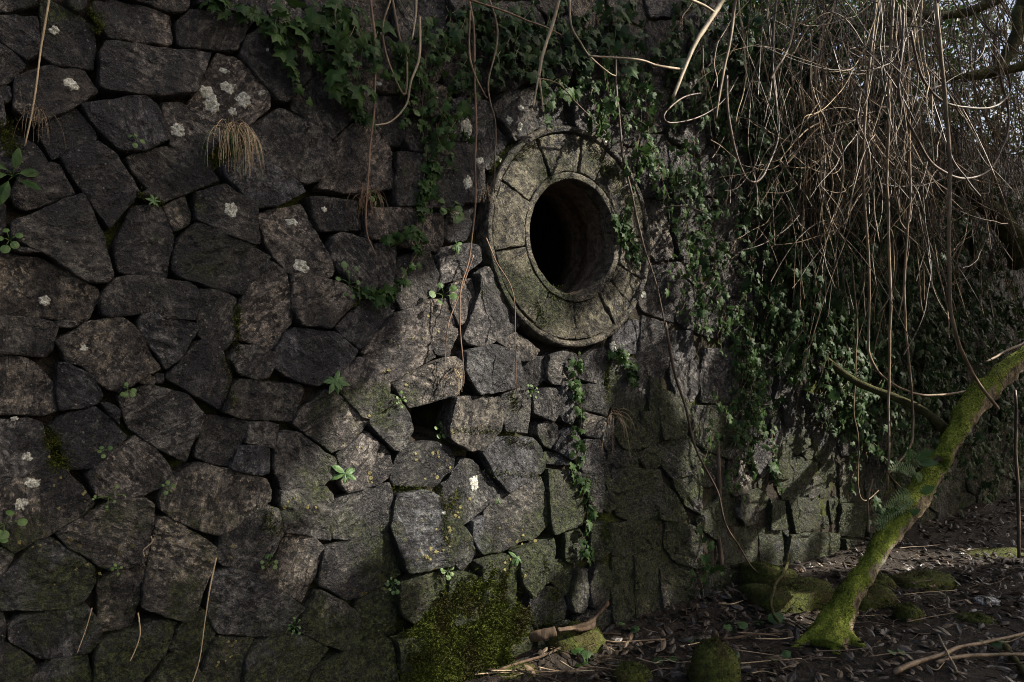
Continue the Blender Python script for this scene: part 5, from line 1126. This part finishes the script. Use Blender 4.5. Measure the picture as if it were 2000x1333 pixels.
plant('small creeping sprout right of the paired white lichens', 212, 970, 'rnd', 7, .013, up=.4, stemlen=.04)
plant('tiny sprout in the joint above the ridged dark stone', 327, 952, 'rnd', 5, .015, up=.5, stemlen=.015)
plant('tiny pale sprout in the low joint at far left', 228, 1112, 'rnd', 4, .014, up=.5, stemlen=.012)
plant('pale green sprout above the large low stone', 524, 1100, 'rnd', 6, .017, up=.5, stemlen=.03)
plant('small clover-like weed left of the moss cushion', 766, 1142, 'rnd', 8, .018, M_FERN, up=.5, stemlen=.03)
plant('pale sprout on top of the moss cushion', 873, 1118, 'rnd', 7, .020, up=.5, stemlen=.03)
plant('small bright weed in the sunlit joint beside the square hole', 783, 782, 'rnd', 7, .015, up=.4, stemlen=.025)
plant('round-leaved weed inside the square hole in the wall', 860, 842, 'rnd', 7, .022, off=-.05, up=.7, stemlen=.035)
plant('tiny leafy cluster in the joint between low stones', 575, 1224, 'rnd', 9, .012, M_FERN, up=.4, stemlen=.025)
plant('dark strap-leaved fern on the low sunlit stones', 1010, 1090, 'lan', 5, .045, M_FERN, up=.4)
plant('small fern in the joint left of the round opening', 893, 478, 'lan', 9, .040, M_FERN, up=.4)
plant('pale fern tuft hanging on the shaded stones beside the long pinkish vine', 733, 385, 'lan', 10, .030, M_HERB, up=.5, stemlen=.02)
plant('creeping weed under the yellow lichen below the round opening', 1212, 688, 'rnd', 10, .014, up=.3, stemlen=.04)
plant('tiny fern sprout on the sunlit stone under the round opening', 974, 978, 'lan', 5, .026, M_HERB, up=.4)
plant('thin sprout with two leaves below the tall brown stone', 265, 272, 'rnd', 4, .020, up=.4, stemlen=.02)
plant('green weed in the joint above the sunlit square stone', 1040, 765, 'rnd', 8, .014, up=.3, stemlen=.03)
plant('green tuft in the joint between two dark stones at upper left', 300, 392, 'lan', 9, .024, M_FERN, up=.3)
plant('broad ivy leaf caught in the sun on the block wall', 1513, 916, 'ivy', 3, .075, M_IVY, off=WALL2_OFF+.08, up=.3)
GP = [(1290, 1200, 'green seedling in the litter at the wall end', .05), (1420, 1290, 'green leaf pair in the litter left of the pointed rock', .055), (1435, 1240, 'seedling leaves in the litter below the corner', .05), (1225, 1250, 'single green seedling leaf by the wall foot', .055), (1135, 1305, 'glossy dark seedling at the bottom near the long curved stick', .065), (923, 1322, 'heart-leaved seedling at the bottom left of the litter', .055), (1360, 1265, 'pair of green leaves below the slanting stem', .05), (1495, 1225, 'large round green leaves in front of the fallen block', .095), (1750, 1285, 'green leaf in the litter right of the trunk base', .06), (1520, 1297, 'bright green leaf in the litter below the fallen block', .055), (1935, 1262, 'narrow green leaf near the bottom right sticks', .06), (1845, 1165, 'small green leaf by the largest mossy slab', .04), (1300, 1300, 'low green leaves at the bottom centre', .05)]
for x, y, l, s in GP: plant(l, x, y, 'rnd' if s > .045 else 'lan', random.choice((2, 3)), s, M_IVY if s == .065 else M_FERN, ground=True, up=.6, stemlen=.025)

# ------------------------------------------------------------------ dry grass tufts and roots
def tuft(name, label, px, py, n, L, spread, mat, w=.0011, green=0, off=.03, fan=0.5, cat='grass'):
    b = on_wall(px, py, off); t = thing(name, b, label, cat); mb = MB(); mg = MB()
    for i in range(n):
        o = b+D*random.gauss(0, spread)+Z*random.gauss(0, .012)+N*random.uniform(-.01, .02); d = (N*random.uniform(.3, 1)+Z*random.uniform(.0, .7)+D*random.gauss(0, fan)).normalized()
        l = L*random.uniform(.5, 1.15); P = [o]; k = 9
        for j in range(k):
            d = (d+Vector((0, 0, -0.42))+D*random.gauss(0, .06)).normalized(); P.append(P[-1]+d*l/k)
        v, f = tube_geo(P, lambda q: w*(1.2-.8*q), 3, cap=False); (mg if i < green else mb).add(v, f)
    tag(put('strands', mb.mesh('strands', mat), t), kind='stuff')
    if green: tag(put('green_blades', mg.mesh('green_blades', M_HERB), t), kind='stuff')
tuft('grass_tuft', 'tuft of dry straw-coloured grass drooping below the lichen-spotted stone', 452, 256, 120, .22, .026, M_DRY, .0012, 20, fan=.28)
tuft('root_tuft', 'fan of dead roots hanging on the wall below right of the round opening', 1196, 806, 18, .26, .012, M_VINE, .0014, 0, fan=.9, cat='roots')
tuft('root_tuft', 'dry root tuft on the shaded stones crossed by the long pinkish vine', 708, 372, 34, .16, .03, M_RED, .0013, 0, fan=.9, cat='roots')
tuft('root_tuft', 'few thin roots hanging below the sunlit slab over the square hole', 886, 718, 8, .17, .006, M_DRY, .0018, 0, fan=.15, cat='roots')
tuft('root_tuft', 'dead twiggy nest of roots on the left rim of the round opening', 946, 368, 26, .07, .014, M_DRY, .0014, 0, off=.06, fan=.8, cat='roots')
tuft('root_tuft', 'thin dry stalks among the dark stones at far left', 75, 215, 16, .17, .02, M_VINE, .0013, 0, fan=1.0, cat='roots')
stem('dry_stalk', 'single dry stalk lying over the low stones at left', 'stalk', T((0, 1000, 4.0), [(1690, 360), (1640, 600), (1600, 860), (1560, 1150), (1500, 1345)]), .0028, .002, M_DRY, .04)
stem('dry_stalk', 'short pale root across the low dark stone', 'stalk', T((0, 1000, 4.0), [(1080, 790), (1095, 950), (1060, 1070), (1015, 1170)]), .0025, .0015, M_DRY, .04)
stem('dry_stalk', 'short straw stalk on the low left stone', 'stalk', T((0, 1000, 4.0), [(720, 750), (670, 920), (600, 1110)]), .0018, .0012, M_DRY, .04)
stem('dry_stalk', 'curled root below the ridged dark stone', 'stalk', T((0, 1000, 4.0), [(1180, 190), (1185, 240), (1120, 300), (1130, 350)]), .0022, .0012, M_DRY, .05)

# ------------------------------------------------------------------ unseen trees added at right, crowns shaped by mask to shade the wall
LIT = [[(985, 150), (1075, 110), (1180, 160), (1300, 250), (1320, 420), (1290, 640), (1215, 690), (1195, 760), (1180, 1000), (1165, 1130), (1040, 1200), (900, 1200), (720, 1180), (600, 1080), (550, 960), (565, 880), (640, 790), (700, 705), (770, 615), (760, 560), (850, 470), (905, 400), (960, 330), (985, 260)],
       [(735, 150), (800, 140), (810, 250), (770, 290), (725, 270)],
       [(1300, 260), (1420, 300), (1480, 560), (1480, 660), (1400, 660), (1392, 1100), (1330, 1140), (1310, 900), (1300, 560)],
       [(1425, 640), (1600, 660), (1660, 760), (1670, 1100), (1740, 1260), (1650, 1330), (1560, 1250), (1430, 1130)],
       [(740, 1120), (1060, 1080), (1110, 1260), (1030, 1400), (760, 1400)],
       [(205, 650), (300, 640), (305, 720), (220, 730)],
       [(520, 0), (570, 0), (570, 50), (530, 50)],
       [(1400, 60), (1440, 60), (1330, 200), (1300, 200)]]
KU, KZ = 0.60/0.58, 0.55/0.58
LITW = [[px2uz(x, y, 0.0) for x, y in q] if i != 3 else [(u-WALL2_OFF*KU, z-WALL2_OFF*KZ) for u, z in [px2uz(x, y, WALL2_OFF) for x, y in q]] for i, q in enumerate(LIT)]
HALF = [[px2uz(x, y, 0.0) for x, y in q] for q in [[(1250, -200), (2000, -200), (2000, 500), (1500, 640), (1300, 450)], [(430, 1050), (600, 1000), (760, 1340), (480, 1340)], [(200, 0), (340, 0), (480, 20), (500, 120), (400, 190), (210, 180)], [(880, 1190), (2000, 950), (2000, 1400), (900, 1400)], [(640, -60), (1000, -60), (1000, 130), (640, 130)]]]
HP = [0.34, 0.5, 0.42, 0.5, 0.5]
groups = {}
def shade(u, z):
    if any((u-a)**2+(z-b)**2 < 0.045 for a, b in TRK): return 0.10
    for q in LITW:
        if any(inside((u+a, z+b), q) for a, b in ((0, 0), (.07, 0), (-.07, 0), (0, .07), (0, -.07))): return 0.008
    if u > 2.3 and z < 0.1: return 0.93
    for q, p in zip(HALF, HP):
        if inside((u, z), q): return p
    return 1.0
TRK = []
for p in C_TRUNK[:int(len(C_TRUNK)*0.66):2]:
    q = p-SUN*((p-O).dot(N)/SUN.dot(N)); TRK.append(uz(q))
cl = {0: [], 1: [], 2: []}
for _ in range(21000):
    u = random.uniform(-3.4, 9.5); z = random.uniform(-2.2, 4.4)
    if random.random() > shade(u, z): continue
    k = 0 if u < -0.6 else (1 if u < 2.2 else 2)
    lam = random.gauss(8.5, 0.7)
    p = W(u, z)+SUN*lam
    if p.z < 0.12: continue
    cl[k].append(leaf_mat(p, SUN+Vector((random.gauss(0, .35), random.gauss(0, .35), random.gauss(0, .35))), Vector((random.gauss(0, 1), random.gauss(0, 1), -1)), random.uniform(.13, .24)))
names = ['broad tree right of the viewer shading the left part of the wall', 'tree right of the viewer with gaps that let sun onto the opening', 'farther tree right of the picture shading the ivy wall']
for k in cl:
    if not cl[k]: continue
    cen = sum((m.translation for m in cl[k]), Vector((0, 0, 0)))/len(cl[k]); foot = Vector((cen.x+0.9, cen.y, 0))
    t = thing('shade_tree', foot, names[k], 'tree')
    v, f = tube_geo(wob(catmull([foot, foot+Vector((0.05, 0, 1.2)), foot+Vector((0.1, 0.1, 3)), foot+Vector((0.2, 0, 5.5))], 8), .1, k), lambda q: .13-.09*q, 12, .2); put('trunk', mesh_of('trunk', v, f, M_BARK), t)
    for i in range(9):
        e = random.choice(cl[k]).translation; z = min(5, max(.8, e.z-.4)); a = foot+Vector((0.1, 0, z))
        v, f = tube_geo(catmull([a, a.lerp(e, .5)+Vector((.0, 0, .15)), e], 6), lambda q: .03-.02*q, 6, .2); put('limb', mesh_of('limb', v, f, M_VINE_DK), t)
    tag(put('crown', joined('crown', 'rnd', cl[k], M_CROWN), t), kind='stuff')
print('stones', len(STONES), n1, n2, 'objects', len(bpy.data.objects))
